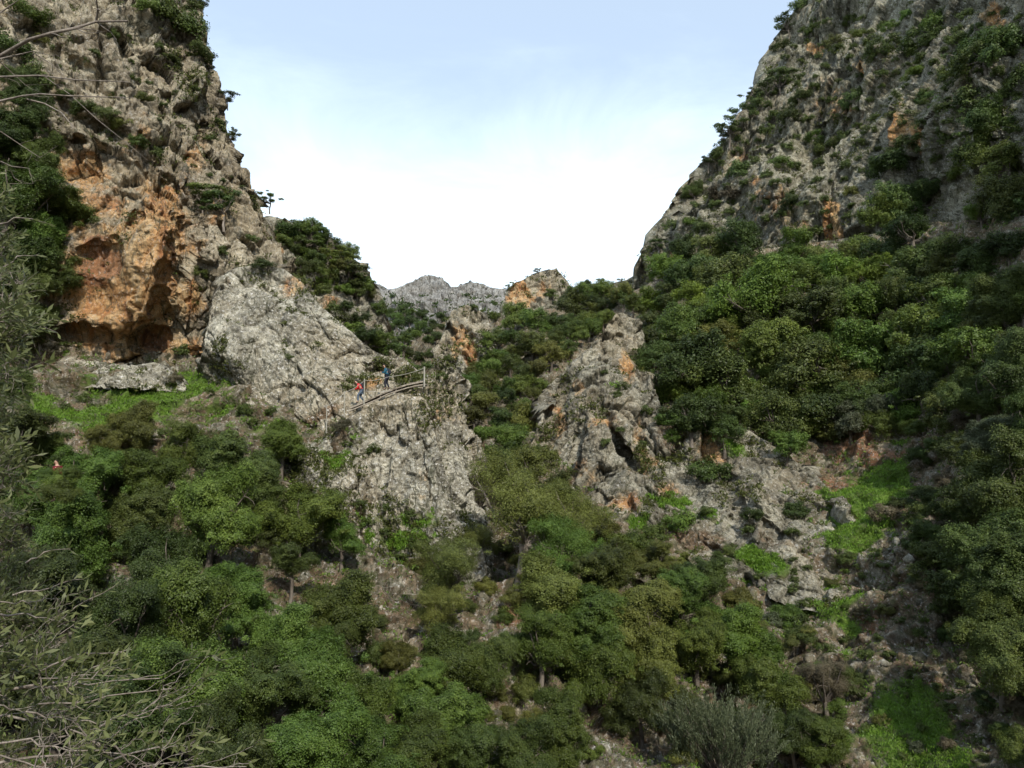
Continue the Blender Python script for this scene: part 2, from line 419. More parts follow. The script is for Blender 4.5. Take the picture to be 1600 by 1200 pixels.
    for ly in layers:
        ty, fr, amp = ly[:3]; an = ly[3] if len(ly) > 3 else (1, 1, 1); sh = ly[4] if len(ly) > 4 else None
        Q = P.copy()
        if sh is not None:       # tilt the grain of the bedding
            a_ = R(sh); x_, z_ = Q[:, 0].copy(), Q[:, 2].copy()
            Q[:, 0] = x_ * math.cos(a_) - z_ * math.sin(a_); Q[:, 2] = x_ * math.sin(a_) + z_ * math.cos(a_)
        Q = Q * np.array(an) * fr
        sd = int(fr * 100) % 90
        if ty == 'f': d += amp * fbm(Q, 5, sd)
        elif ty == 'r': d += amp * ridged(Q, 5, sd)
        elif ty == 'w':          # broken blocks, each standing out by its own amount
            Qw = Q + np.stack([perlin(Q * 1.7, sd + 1), perlin(Q * 1.7, sd + 2), perlin(Q * 1.7, sd + 3)], 1) * .22
            e_, tl, hid = plates(Qw, sd)
            d += amp * ((hid - .5) * .75 + tl * 1.15 - .42 * np.exp(-e_ * 16)) * calm
        elif ty == 'k':          # rounded lumps
            f1, f2, hid = worley(Q, sd); d += amp * (.5 - f1) * calm
    for cb in calms:
        d *= 1 - np.clip(1.6 * np.exp(-((px - cb[0]) / cb[2]) ** 2 - ((py - cb[1]) / cb[3]) ** 2), 0, 1) * cb[4]
    P = P + NN * d[:, None]
    idx = np.arange(H * W_).reshape(H, W_)
    Fc = np.stack([idx[:-1, :-1], idx[1:, :-1], idx[1:, 1:], idx[:-1, 1:]], -1).reshape(-1, 4)
    o = link(name, mesh_np(name, P, Fc, smooth=False, attrs=mk), M[mat] if isinstance(mat, str) else mat)
    tag(o, kind='structure')
    qx, qy, qz = proj(P)
    PATCHES.append(dict(name=name, P=P, N=NN, px=qx, py=qy, z=qz, mk=mk))
    return o

# the valley floor and its wooded sides
patch('ground',
  top=[(-420,545),(0,552),(330,552),(520,545),(620,545),(700,500),(790,488),(880,480),(960,470),(1040,430),(1100,400),(1300,375),(1500,345),(2050,300)],
  bottom=[(-420,1320),(2050,1320)],
  ctrl=[(-420,560,52),(0,556,61),(200,560,62),(330,556,64),(500,556,66),(100,620,54),(300,620,55.5),(450,660,52),(-300,700,38),(0,700,44),(200,700,47),(400,700,49),
        (0,800,38),(200,800,41),(400,800,43),(600,800,48),(0,900,32),(200,900,35),(400,900,37),(600,880,42),(0,1000,27),(300,1000,31),(600,1000,34),(0,1200,19),(300,1200,21),(600,1200,23),
        (-400,1000,22),(-400,1250,16),(900,1250,24),(900,1200,26),(900,1080,34),(850,980,40),(850,900,47),(800,800,60),(800,720,74),(780,650,88),(800,580,108),(850,500,150),(930,480,165),
        (620,560,105),(650,620,80),(700,510,190),(1000,1100,38),(1000,1000,44),(1050,900,53),(1100,800,68),(1200,950,51),(1250,1100,42),(1200,1250,30),(1400,1250,32),(1400,1200,34),(1400,1100,38),(1400,1000,44),(1400,900,50),(1380,800,58),(1400,720,65),
        (1550,1000,39),(1550,1200,30),(1560,850,44),(1560,740,50),(1050,600,88),(1050,500,108),(1050,430,135),(1200,500,97),(1200,640,80),(1400,500,86),(1400,600,74),(1560,500,68),(1560,650,56),(1800,650,44),(1800,1000,30),(1800,1300,20),
        (1300,395,118),(1500,380,88),(1800,330,66),(2050,500,45)],
  nu=900, nv=620, mat='ground', back=(6, 20.0, 2.0),
  layers=[('f',.09,1.6),('r',.15,.9),('w',.22,1.3,(1,1,.7),25),('w',.6,.5,(1,1,.8),25),('w',1.4,.2),('f',1.2,.1),('f',5,.03)],
  feats=[(1310,830,45,40,-1.5),(1180,900,60,40,-1.2),(1130,880,25,60,1.0,30)],
  base_masks=dict(soil=.46, grass=.40),
  masks=dict(grass=[(170,635,180,36,1.2),(310,600,60,28,1.1),(400,665,80,28,.75),(330,640,120,40,.7),(1350,770,95,42,1.3,-20),(1335,830,60,50,1.3),(1290,930,60,40,1.3),(1190,895,70,18,.9,25),(1400,1110,70,80,1.1,-30),(1450,1160,100,50,1.1,30),(1390,1190,90,45,1.2),
                    (1325,975,40,12,.8,20),(1400,690,50,12,.8),(620,830,60,40,.55),(600,1010,40,50,.5),(1060,790,80,40,.6),(1010,820,40,30,.6),(930,1060,70,50,.5),(560,1010,50,40,.4)],
             soil=[(480,900,130,40,.8),(600,960,60,100,.6),(1300,740,100,35,.8),(1420,780,90,60,.7),(1400,950,90,60,.55,30),(1450,1050,120,60,.6,40),(800,1100,80,60,.5),(640,950,60,50,.7),(1000,880,60,30,.5)],
             red=[(1335,700,70,22,1.0,8),(1290,755,70,25,.7),(1370,970,60,30,.5),(1250,745,40,30,.6),(330,880,40,25,.5),(800,985,40,14,.6)]))

# slab of pale limestone above the path, and the block it rests on
SL = [('f',.12,1.0),('w',.14,.9,(1,1,.3),-38),('w',.36,.55,(1,1,.35),-32),('w',1.0,.20,(1,1,.4),-32),('w',2.4,.10,(1,1,.5),-32),('r',2.2,.10,(1,1,.4),-32),('f',5,.04)]
patch('rock_promontory',
  top=[(296,705),(308,640),(316,575),(322,520),(335,470),(352,432),(372,420),(400,414),(440,420),(472,445),(498,478),(538,512),(573,543),(600,556),(622,556),(640,570),(655,585),(672,600),(684,625)],
  bottom=[(296,712),(400,735),(500,740),(600,660),(684,640)],
  ctrl=[(298,700,57),(304,650,60),(312,600,62),(325,660,55),(400,700,52),(500,700,53),(330,560,56),(400,560,56.5),(480,560,56),(560,600,55),(640,600,55),(660,600,55),(560,545,58),(500,490,60),(430,430,63),(370,430,62),(620,565,57),(330,480,60),(600,650,54.5),(684,630,56)],
  nu=430, nv=360, mat='slab', layers=SL, back=(6, 5.0, 3.5),
  feats=[(500,520,60,8,.7,40),(455,560,8,80,.6,-20),(575,563,45,6,-.7,-8),(590,580,40,7,.9,-15),(610,590,18,8,.5),(420,640,8,70,.5,-15),(355,520,6,60,.5,10),(650,590,18,10,-.4)],
  calms=[(600,622,60,16,.7),(655,596,25,12,.7)], base_masks=dict(grass=.06),
  masks=dict(grass=[(410,660,60,25,.6),(520,640,20,20,.4)], ochre=[(585,600,40,12,.7,-15),(625,585,30,12,.5),(460,440,30,25,.5),(320,480,12,50,.45)], soil=[(500,650,60,12,.8,-25),(340,430,30,10,.5)]))
patch('rock_outcrop',
  top=[(440,735),(470,700),(508,674),(548,648),(578,630),(610,617),(640,603),(662,592),(684,594),(706,600),(722,610),(730,636),(734,662),(750,684),(754,700),(752,730),(758,775),(762,805)],
  bottom=[(440,800),(500,880),(600,920),(700,920),(762,900)],
  ctrl=[(450,730,49),(500,690,50.5),(560,645,51.5),(620,615,52.2),(662,598,52.8),(700,605,53),(728,640,53.5),(750,690,53.5),(755,760,52.5),(500,800,46),(600,830,45.6),(700,820,46),(600,910,45.5),(700,910,46),(500,880,46.5),(762,890,48),(600,720,48.2),(700,700,49.6),(540,740,48),(650,760,47)],
  nu=420, nv=330, mat='slab', layers=[('f',.15,.8),('w',.18,.9,(1,1,.3),-10),('w',.42,.6,(1,1,.3),-8),('r',.6,.3,(1,1,.22),-8),('w',1.1,.22,(1,1,.35),-8),('w',2.5,.10,(1,1,.5),-8),('r',2.2,.11),('f',5,.04)], back=(8, 3.4, .25), calms=[(600,622,55,14,.85),(655,596,30,12,.85),(550,645,25,12,.7)],
  feats=[(660,740,7,90,.7,-12),(600,720,6,80,.6,5),(560,760,6,50,.5,-10),(700,680,6,60,.5,-10),(735,670,14,10,-.4)],
  base_masks=dict(grass=.1),
  masks=dict(grass=[(600,840,90,30,.6),(530,740,40,60,.55,20),(560,700,25,50,.45),(600,810,110,25,.65)], ochre=[(660,760,20,60,.3),(700,640,30,20,.4)], soil=[(560,800,60,30,.4)]))

# great cliff on the near side of the gorge
patch('left_cliff',
  top=[(-520,-330),(250,-330),(276,-120),(292,-40),(303,0),(318,58),(334,118),(347,178),(364,236),(384,286),(404,332),(424,378),(440,415),(462,450),(500,520)],
  bottom=[(-520,640),(0,600),(60,580),(330,575),(500,560)],
  ctrl=[(-520,300,44),(-520,-300,55),(-100,560,52),(0,560,57),(120,555,60),(230,560,61),(330,560,63),(450,540,66),(100,470,59),(220,450,59.5),(320,450,62),(100,300,60),(200,300,60),(240,380,58.5),(330,330,65),(400,400,70),(50,150,62),(200,150,66),(290,200,70),(330,150,76),
        (370,280,76),(410,360,76),(60,0,68),(200,0,73),(290,0,80),(100,-150,82),(230,-300,100),(-200,100,52)],
  nu=620, nv=560, mat='cliff', back=(14, 12.0, 16.0),
  layers=[('f',.06,2.2),('r',.10,1.4,(1,1,.5)),('w',.17,1.7,(1,1,.42),8),('w',.42,.85,(1,1,.5),8),('w',1.0,.30,(1,1,.6),8),('w',2.3,.14),('f',1.5,.12),('f',4,.05)],
  feats=[(150,398,40,22,1.7),(128,460,40,30,.8),(238,530,28,14,3.0),(259,450,10,60,1.6,8),(252,490,14,25,1.0),(300,365,20,75,3.4,8),(110,237,17,20,2.4,-30),(205,330,10,26,1.3,30),(255,330,34,140,-1.0,6),(225,460,35,60,-1.8),(145,505,50,18,-1.5),
         (130,525,50,6,1.4,5),(250,270,60,10,1.5,20),(170,200,110,14,1.6,28),(330,200,14,60,1.8,12),(370,260,12,18,2),(312,110,14,70,-1.5,10),(120,100,60,20,1.6,20),(60,60,30,40,1.5),(330,540,60,14,-1),(200,120,20,80,-1.4,-10)],
  calms=[(190,440,110,95,.55)], base_masks=dict(grass=.05),
  masks=dict(ochre=[(175,445,120,125,1.2),(240,370,70,110,1.15,8),(150,300,80,50,.6),(300,470,40,60,.9),(150,400,50,40,1.2),(240,540,130,24,1.1),(215,215,30,45,.55,10),(310,250,20,50,.45),(120,250,60,40,.6),(290,330,40,40,.7),(340,330,20,30,.6),(270,290,60,30,.7),(180,310,50,30,.6)],
             red=[(145,415,45,45,1.0),(140,370,40,20,.8),(238,530,25,14,.7)], grass=[(170,200,120,22,.45,28),(80,60,80,60,.35),(300,430,60,25,.45)], soil=[(100,560,90,14,.6)]))
# pale ledge under the cliff
patch('rock_ledge', top=[(70,600),(85,575),(110,562),(160,566),(205,572),(240,566),(262,575),(282,590),(290,606)], bottom=[(70,606),(180,604),(290,612)],
  ctrl=[(70,600,57),(180,590,56),(290,600,57),(150,565,58.5),(240,568,58.5)], nu=160, nv=50, mat='slab', layers=[('w',.6,.5),('w',1.4,.25),('r',1.0,.2,(.3,1,1)),('f',4,.04)], back=(5, 3.0, .5),
  base_masks=dict(grass=.15))

# shoulder behind the promontory
patch('wooded_shoulder',
  top=[(380,380),(418,336),(436,340),(458,350),(475,344),(492,360),(520,372),(548,400),(575,425),(588,450),(594,482),(602,515),(614,550),(630,590),(650,625)],
  bottom=[(380,560),(700,640)],
  ctrl=[(400,350,92),(470,350,95),(550,410,98),(590,460,100),(620,560,92),(650,620,88),(450,450,84),(520,500,82),(600,560,80)],
  nu=260, nv=170, mat='prow', back=(10, 14.0, 13.0), layers=[('f',.07,2.2),('w',.2,1.4),('r',.3,.9),('w',.6,.5),('f',1.5,.15)],
  base_masks=dict(grass=.2, soil=.1), masks=dict(ochre=[(465,450,14,25,1.0),(435,380,14,25,.7),(520,470,30,20,.5)]))

patch('distant_mountain',
  top=[(430,520),(500,470),(560,446),(590,442),(604,450),(622,449),(640,441),(658,436),(682,432),(698,441),(708,452),(724,444),(740,441),(752,441),(764,448),(790,450),(815,460),(860,470),(930,500)],
  bottom=[(430,640),(930,640)],
  ctrl=[(430,500,480),(590,445,620),(680,435,660),(745,440,640),(820,460,600),(930,500,560),(600,560,300),(700,560,300),(800,560,320),(640,500,430),(740,500,440),(930,600,300)],
  nu=420, nv=240, mat='far', back=(6, 90.0, 40.0), layers=[('f',.01,9),('w',.03,3.5),('r',.06,3.0),('k',.09,5),('w',.12,3.6),('f',.25,1.2)],
  base_masks=dict(grass=.1), masks=dict(soil=[(700,560,160,30,.5)]))
patch('foothill',
  top=[(560,640),(590,575),(610,556),(640,548),(668,540),(690,548),(720,560),(740,600)], bottom=[(560,650),(740,650)],
  ctrl=[(600,560,190),(668,540,200),(720,560,190),(650,620,150)], nu=120, nv=70, mat='far', back=(5, 30.0, 8.0), layers=[('f',.03,3),('w',.1,2.5),('r',.2,1.4),('f',.6,.4)], base_masks=dict(grass=.2))

patch('rock_pinnacle',
  top=[(664,655),(670,608),(674,578),(684,552),(693,528),(699,503),(705,486),(716,482),(730,476),(742,484),(752,486),(757,500),(760,520),(770,545),(776,570),(784,620),(790,655)],
  bottom=[(664,662),(790,662)], ctrl=[(670,640,112),(720,640,106),(790,640,112),(700,560,110),(740,560,108),(716,490,118),(750,495,117)],
  nu=190, nv=170, mat='prow', back=(10, 6.0, 9.0), layers=[('f',.1,1.6),('w',.28,1.2,(1,1,.5)),('r',.4,.7,(1,1,.5)),('w',.9,.4),('f',2,.1)],
  feats=[(735,530,8,34,2.2,-38),(708,600,8,50,1.2,5),(748,600,8,30,1.4)], base_masks=dict(grass=.1), masks=dict(ochre=[(730,545,14,36,1.1,-20),(712,540,14,40,.7)]))
patch('rock_bluff',
  top=[(774,520),(783,492),(788,470),(792,452),(806,441),(822,436),(838,426),(856,421),(872,424),(884,436),(893,450),(903,470),(918,490),(930,520)],
  bottom=[(774,526),(930,526)], ctrl=[(780,510,198),(850,430,205),(920,500,205),(850,510,190),(810,470,195)],
  nu=190, nv=120, mat='prow', back=(10, 10.0, 14.0), layers=[('f',.05,2.5),('w',.14,2.0,(1,1,.5)),('r',.2,1.2,(1,1,.5)),('w',.5,.7),('f',1.2,.2)],
  feats=[(868,460,6,40,2.5),(835,480,5,30,1.8)], masks=dict(ochre=[(815,460,26,28,1.0),(850,450,20,20,.5),(800,490,20,14,.7)]), base_masks=dict(grass=.12))
patch('rock_buttress',
  top=[(842,530),(846,500),(850,484),(860,478),(868,486),(875,478),(882,488),(886,510),(888,530)], bottom=[(842,536),(888,536)],
  ctrl=[(845,520,170),(865,500,166),(886,520,170)], nu=80, nv=70, mat='rcliff', back=(4, 6.0, 4.0), layers=[('f',.1,1.2),('w',.3,1.0,(1,1,.4)),('w',.8,.4)])
patch('rock_knob',
  top=[(806,540),(812,518),(820,503),(828,512),(834,540)], bottom=[(806,545),(834,545)],
  ctrl=[(810,530,150),(820,510,150),(832,535,150)], nu=50, nv=40, mat='prow', back=(4, 4.0, 3.0), layers=[('f',.15,.8),('w',.4,.8),('w',1.,.3)])
patch('rock_tooth',
  top=[(815,610),(820,580),(828,556),(838,545),(850,552),(854,580),(850,612)], bottom=[(815,618),(850,618)],
  ctrl=[(820,600,112),(838,560,112),(850,600,112)], nu=60, nv=60, mat='prow', back=(4, 4.0, 3.0), layers=[('f',.15,.9),('w',.4,.8),('w',1.,.3)], masks=dict(ochre=[(838,575,20,30,1.0)]))

# prow of rock in the middle, running down to the right
patch('rock_prow',
  top=[(826,760),(836,700),(843,668),(852,640),(858,612),(872,592),(888,572),(905,556),(922,546),(938,530),(948,508),(958,494),(970,488),(985,493),(1000,506),(1006,524),(1004,548),(1017,598),(1036,645),(1080,672),(1118,672),(1145,668),(1170,672),(1195,690),(1230,715),(1268,735),(1300,770),(1330,815),(1352,860),(1366,905)],
  bottom=[(826,790),(900,850),(1000,850),(1100,900),(1250,960),(1366,975)],
  ctrl=[(840,700,76),(870,640,78),(900,580,84),(960,500,92),(1000,520,93),(970,560,84),(920,620,76),(900,760,68),(1000,760,66),(1000,650,75),(1060,700,70),(1150,680,72),(1230,730,68),(1340,860,58),(1366,920,53),(1150,760,63),(1080,780,65),(1000,840,61),(1130,860,58),(1250,900,54),(1250,820,59),(860,780,68)],
  nu=520, nv=380, mat='prow', back=(10, 8.0, 8.0),
  layers=[('f',.08,2.0),('w',.15,1.3,(1,1,.26),18),('w',.34,.75,(1,1,.24),18),('w',.8,.38,(1,1,.35),18),('r',.8,.12),('w',1.9,.14),('f',3,.05)],
  feats=[(868,640,9,60,3.5,15),(940,632,22,34,1.6,30),(965,690,8,40,3.0,-30),(985,715,10,30,2.2,-25),(895,700,9,50,2.4,10),(970,528,14,6,1.6),(1000,640,8,70,1.8,5),(1060,740,40,50,1.8),(930,700,30,40,-1.4),(990,670,22,45,-1.4,-20),(1070,690,20,40,-1.0),(1100,720,16,30,1.8),(1150,790,12,90,1.6,-18),(1210,820,40,8,1.6,35),(1190,760,40,60,-1.2),(1310,830,30,30,-1.2),(1130,870,40,8,1.5,30)],
  base_masks=dict(grass=.14, soil=.08),
  masks=dict(ochre=[(985,565,18,40,.7),(900,600,14,18,.5),(1010,720,40,40,.5),(1040,770,40,24,.55),(868,650,10,50,.6),(940,655,30,18,.6),(975,790,40,25,.7),(1110,690,30,40,.6),(1000,680,14,40,.5),(905,740,40,40,.45)],
             grass=[(960,600,40,8,.6),(1050,790,70,30,.8),(1000,820,40,30,.7),(1090,800,50,40,.5),(1190,880,90,20,.7,25),(900,670,40,30,.35),(1150,690,40,16,.7)],
             soil=[(1050,680,60,30,.6),(1060,850,80,30,.7),(1200,840,60,20,.5,30)]))

# far-side cliff
patch('right_cliff',
  top=[(880,520),(902,480),(915,462),(924,444),(930,438),(936,450),(948,446),(962,440),(976,437),(990,430),(996,424),(1002,412),(1006,396),(1013,372),(1026,346),(1050,332),(1066,322),(1080,300),(1096,268),(1112,243),(1130,222),(1148,196),(1166,166),(1186,138),(1200,112),(1210,80),(1218,52),(1238,22),(1252,0),(1275,-50),(1340,-330),(2300,-330)],
  bottom=[(880,530),(960,520),(1050,520),(1200,500),(1400,500),(1600,520),(2300,640)],
  ctrl=[(900,500,172),(930,445,176),(1000,440,165),(1020,400,160),(1100,300,158),(1200,150,168),(1250,30,176),(1050,480,138),(1150,420,128),(1250,400,124),(1200,250,146),(1300,300,128),(1300,120,146),(1350,440,112),(1400,100,128),(1440,300,112),(1480,420,96),(1500,200,100),(1580,430,86),(1580,100,98),(1580,250,92),(1350,-200,175),(1600,-200,120),(1800,200,68),(1800,500,58),(2100,300,46),(2300,200,38),(2300,600,30),(2000,-300,70)],
  nu=660, nv=520, mat='rcliff', back=(16, 22.0, 42.0),
  layers=[('f',.035,5),('r',.06,3.2,(1,1,.35)),('w',.085,2.9,(1,1,.4),12),('w',.2,1.3,(1,1,.3),12),('r',.35,.4,(1,1,.4)),('w',.5,.7,(1,1,.4),12),('w',1.2,.38),('f',1.5,.12)],
  feats=[(1385,240,30,60,2.4),(1440,60,20,90,1.6,10),(1490,110,34,40,2),(1460,190,34,90,-1,14),(1360,200,40,90,-1.2,8),(1460,420,40,80,4),(1380,440,60,30,3),(1330,110,50,10,2.5,20),(1300,380,20,26,3.0),(1250,300,14,90,2.0,12),(1150,360,12,70,2,10),(1200,330,90,8,2,-20),(1280,190,90,8,2.4,-15),(1530,150,16,120,3,8),(1450,300,40,20,2)],
  base_masks=dict(grass=.34),
  masks=dict(ochre=[(1040,403,9,22,1.2),(1303,360,18,48,1.2),(1400,190,18,50,.8),(1150,250,50,60,.42),(1230,330,70,40,.45),(1300,150,60,50,.42),(1480,400,40,40,.4),(1545,15,18,25,1.1),(1270,70,14,10,.9),(1340,100,14,12,.8),(1420,215,14,30,.7),(1185,290,16,14,.5),(1600,90,30,30,.5),(1250,360,30,25,.45)],
             grass=[(1450,170,120,60,.5),(1250,230,80,60,.42),(1520,330,90,60,.5),(1280,200,40,60,.42),(1150,340,60,40,.4)]))

# the bank underfoot and the hillside behind the camera
def near_ground():
    xs = np.linspace(-120, 60, 150); ys = np.linspace(-70, 24, 110)
    X, Y = np.meshgrid(xs, ys)
    t = np.clip((Y - 1.0) / 16.0, 0, 1); Z = -1.7 - 9.6 * (t * t * (3 - 2 * t)) - np.clip(Y - 14, 0, 99) * .35
    Z += np.clip(-Y - 3, 0, 99) * .28 + np.clip(-X - 14, 0, 99) * .35
    P = np.stack([X, Y, Z], -1).reshape(-1, 3); P[:, 2] += fbm(P * .25, 4, 9) * .35 - .2
    idx = np.arange(P.shape[0]).reshape(X.shape)
    Fc = np.stack([idx[:-1, :-1], idx[:-1, 1:], idx[1:, 1:], idx[1:, :-1]], -1).reshape(-1, 4)
    n = len(P)
    o = link('bank', mesh_np('bank', P, Fc, True, dict(ochre=np.zeros(n), grass=np.full(n, .4), soil=np.full(n, .5), red=np.zeros(n))), M['ground'])
    tag(o, kind='structure')
near_ground()
def wall_behind():
    # unseen extension of the far-side cliff, added to shade the right of the frame
    ys = np.linspace(-90, 62, 130); hs = np.linspace(0, 1, 60)
    Yg, T = np.meshgrid(ys, hs)
    base = 36.5 + np.interp(Yg, [-90, -20, 20, 45, 62], [14, 6, 2, 8, 18])
    X = base + T ** 1.3 * 34; Z = -14 + T * 95
    P = np.stack([X, Yg, Z], -1).reshape(-1, 3)
    P[:, 0] += fbm(P * .06, 4, 11) * 5 + ridged(P * .15, 4, 12) * 2
    idx = np.arange(P.shape[0]).reshape(X.shape)
    Fc = np.stack([idx[:-1, :-1], idx[:-1, 1:], idx[1:, 1:], idx[1:, :-1]], -1).reshape(-1, 4)
    n = len(P)
    o = link('shading_cliff', mesh_np('shading_cliff', P, Fc, True, dict(ochre=np.zeros(n), grass=np.full(n, .3), soil=np.full(n, .1), red=np.zeros(n))), M['rcliff'])
    tag(o, kind='structure')
wall_behind()

#@@VEG@@
# ------------------------------------------------------------------ what the camera can reach
AP = np.concatenate([p['P'] for p in PATCHES]); APX = np.concatenate([p['px'] for p in PATCHES]); APY = np.concatenate([p['py'] for p in PATCHES]); AZ = np.concatenate([p['z'] for p in PATCHES])
AN = np.concatenate([p['N'] for p in PATCHES]); AID = np.concatenate([np.full(len(p['P']), i) for i, p in enumerate(PATCHES)])
AG = np.concatenate([p['mk']['grass'] for p in PATCHES])
CW = 4
gw, gh = 1640 // CW, 1240 // CW
ci = ((APX + 20) // CW).astype(int); cj = ((APY + 20) // CW).astype(int)
ok = (ci >= 0) & (ci < gw) & (cj >= 0) & (cj < gh) & (AZ > 1)
oi = np.where(ok)[0]
order = oi[np.argsort(-AZ[oi])]
ZI = np.full((gh, gw), -1, int); ZI[cj[order], ci[order]] = order     # the nearest is written last
def hit(px, py):
    i, j = int((px + 20) // CW), int((py + 20) // CW)
    for r in range(0, 9):
        best = -1
        for dj in range(-r, r + 1):
            for di in range(-r, r + 1):
                a, b = j + dj, i + di
                if 0 <= a < gh and 0 <= b < gw and ZI[a, b] >= 0:
                    if best < 0 or AZ[ZI[a, b]] < AZ[best]: best = ZI[a, b]
        if best >= 0: return best
    return -1
gp = PATCHES[0]['P']
GX0, GY0 = -130, 0
gz = np.full((260, 260), -999.0)
gi = (gp[:, 0] - GX0).astype(int); gj = (gp[:, 1] - GY0).astype(int)
gm = (gi >= 0) & (gi < 260) & (gj >= 0) & (gj < 260)
np.maximum.at(gz, (gj[gm], gi[gm]), gp[gm, 2])
def ground_z(x, y):
    i, j = int(x - GX0), int(y - GY0)
    for r in range(0, 12):
        a = gz[max(0, j - r):j + r + 1, max(0, i - r):i + r + 1]
        if a.size and a.max() > -900: return float(a[a > -900].mean())
    return -10.0

# ------------------------------------------------------------------ plants
def rdirs(r, n):
    v = r.normal(size=(n, 3)); return v / np.linalg.norm(v, axis=1)[:, None]
def leaves_mesh(name, C, Nrm, size, r, aspect=.5, along=None):
    n = len(C)
    t = np.cross(Nrm, rdirs(r, n)) if along is None else along
    t /= np.linalg.norm(t, axis=1)[:, None] + 1e-9
    b = np.cross(Nrm, t); b /= np.linalg.norm(b, axis=1)[:, None] + 1e-9
    L = (size * r.uniform(.65, 1.35, n))[:, None] * .5
    W = L * aspect * r.uniform(.8, 1.2, n)[:, None]
    V = np.stack([C + t * L, C + b * W + t * L * .1, C - t * L, C - b * W + t * L * .1], 1).reshape(-1, 3)
    return mesh_np(name, V, np.arange(4 * n).reshape(n, 4))
def clump_set(kind, r):
    out = []
    lob = rdirs(r, 5); lw = r.uniform(-.22, .3, 5)
    def shape(d): return 1 + sum(lw[k] * max(0, float(d @ lob[k])) ** 2 for k in range(5))
    if kind in ('oak', 'fine'):
        nl = int(r.integers(6, 10)) if kind == 'oak' else int(r.integers(8, 12)); lobes = []
        for q in range(nl):
            a_ = q * 6.283 / nl * 1.62 + r.uniform(-.4, .4); z_ = r.uniform(-.55, .52); rd_ = r.uniform(.30, .66) * (1.1 - max(0, z_) * .7) * shape(np.array([math.cos(a_), math.sin(a_), 0]))
            lobes.append((np.array([math.cos(a_) * rd_, math.sin(a_) * rd_, z_]), r.uniform(.26, .44)))
        for lc, lr in lobes:
            out.append((lc * .95, lr * .75, .95))
            for _ in range(15):
                d = rdirs(r, 1)[0]
                if d[2] < -.1 and r.random() < .6: d[2] *= -1
                out.append((lc + d * np.array([1, 1, .92]) * lr * r.uniform(.55, 1.0), lr * r.uniform(.26, .50), .95))
        for _ in range(12):
            d = rdirs(r, 1)[0]; out.append((d * r.uniform(.25, .5) * np.array([1, 1, .8]), r.uniform(.22, .34), .95))
        for _ in range(7):
            d = rdirs(r, 1)[0]; d[2] = d[2] * .6
            out.append((d * r.uniform(.85, 1.1), r.uniform(.06, .12), .7))
    elif kind == 'layered':
        for k in range(17):
            a = r.uniform(0, 6.28); rad = r.uniform(.15, .95); z = r.uniform(-.35, .6) * (1.15 - rad * .5)
            out.append((np.array([math.cos(a) * rad, math.sin(a) * rad, z]), r.uniform(.16, .34), .32))
    elif kind == 'bush':
        for _ in range(20):
            d = rdirs(r, 1)[0]; d[2] = abs(d[2]); rad = r.uniform(.3, .85) * shape(d)
            out.append((d * np.array([rad, rad, rad * .7]) - np.array([0, 0, .12]), r.uniform(.18, .36), .75))
        for _ in range(6):
            a = r.uniform(0, 6.28); out.append((np.array([math.cos(a) * .6, math.sin(a) * .6, -.3]), .28, .8))
    return out
def crown_proto(name, kind, seed, n, ls, aspect=.55):
    r = np.random.default_rng(seed); cl = clump_set(kind, r)
    w = np.array([c[1] ** 2 for c in cl]); w /= w.sum(); Cs, Ns = [], []
    for (c, cr_, fl), wi in zip(cl, w):
        k = int(n * wi); d = rdirs(r, k); d[:, 2] = np.where(r.random(k) < .45, np.abs(d[:, 2]), d[:, 2])
        rad = cr_ * (1 - .55 * r.random(k) ** 1.6) * (1 + .28 * r.normal(size=k) * (r.random(k) < .35))
        p = d * rad[:, None] * np.array([1, 1, fl]) + c
        nn = d * .8 + rdirs(r, k) * .7 + np.array([0, -.0, .35]) + (c - np.array([0, 0, -.1])) * .5
        Cs.append(p); Ns.append(nn / np.linalg.norm(nn, axis=1)[:, None])
    C_ = np.concatenate(Cs); C_ += np.stack([perlin(C_ * 5, 3), perlin(C_ * 5, 4), perlin(C_ * 5, 5)], 1) * .06
    return leaves_mesh(name, C_, np.concatenate(Ns), ls, r, aspect), cl
class MB:
    def __init__(self): self.v, self.f = [], []
    def tube(self, pts, rad, k=6):
        pts = [np.array(p, float) for p in pts]; base = len(self.v)
        for i, p in enumerate(pts):
            d = pts[min(i + 1, len(pts) - 1)] - pts[max(i - 1, 0)]; d /= np.linalg.norm(d) + 1e-9
            a = np.cross(d, [0.13, .31, 1.0]); a /= np.linalg.norm(a) + 1e-9; b = np.cross(d, a)
            for j in range(k):
                t = 2 * math.pi * j / k; self.v.append(p + (a * math.cos(t) + b * math.sin(t)) * rad[i])
        for i in range(len(pts) - 1):
            for j in range(k):
                q = base + i * k; self.f.append((q + j, q + (j + 1) % k, q + k + (j + 1) % k, q + k + j))
    def box(self, c, sx, sy, sz, rot=None):
        base = len(self.v)
        for dx in (-1, 1):
            for dy in (-1, 1):
                for dz in (-1, 1):
                    v = Vector((dx * sx / 2, dy * sy / 2, dz * sz / 2))
                    if rot: v = rot @ v
                    self.v.append(np.array(c) + np.array(v))
        for q in ((0,1,3,2),(4,6,7,5),(0,4,5,1),(2,3,7,6),(0,2,6,4),(1,5,7,3)): self.f.append(tuple(base + i for i in q))
    def build(self, name, mat, parent=None, smooth=True):
        return link(name, mesh_np(name, np.array(self.v), np.array(self.f), smooth), mat, parent)
def wob_path(a, b, n, r, amp, sag=0.0):
    a, b = np.array(a, float), np.array(b, float); P = []
    o = np.zeros(3)
    for i in range(n):
        t = i / (n - 1); o = o * .6 + r.normal(size=3) * amp * (0 < i < n - 1)
        P.append(a + (b - a) * t + o * math.sin(math.pi * t) + np.array([0, 0, sag * math.sin(math.pi * t)]))
    return P
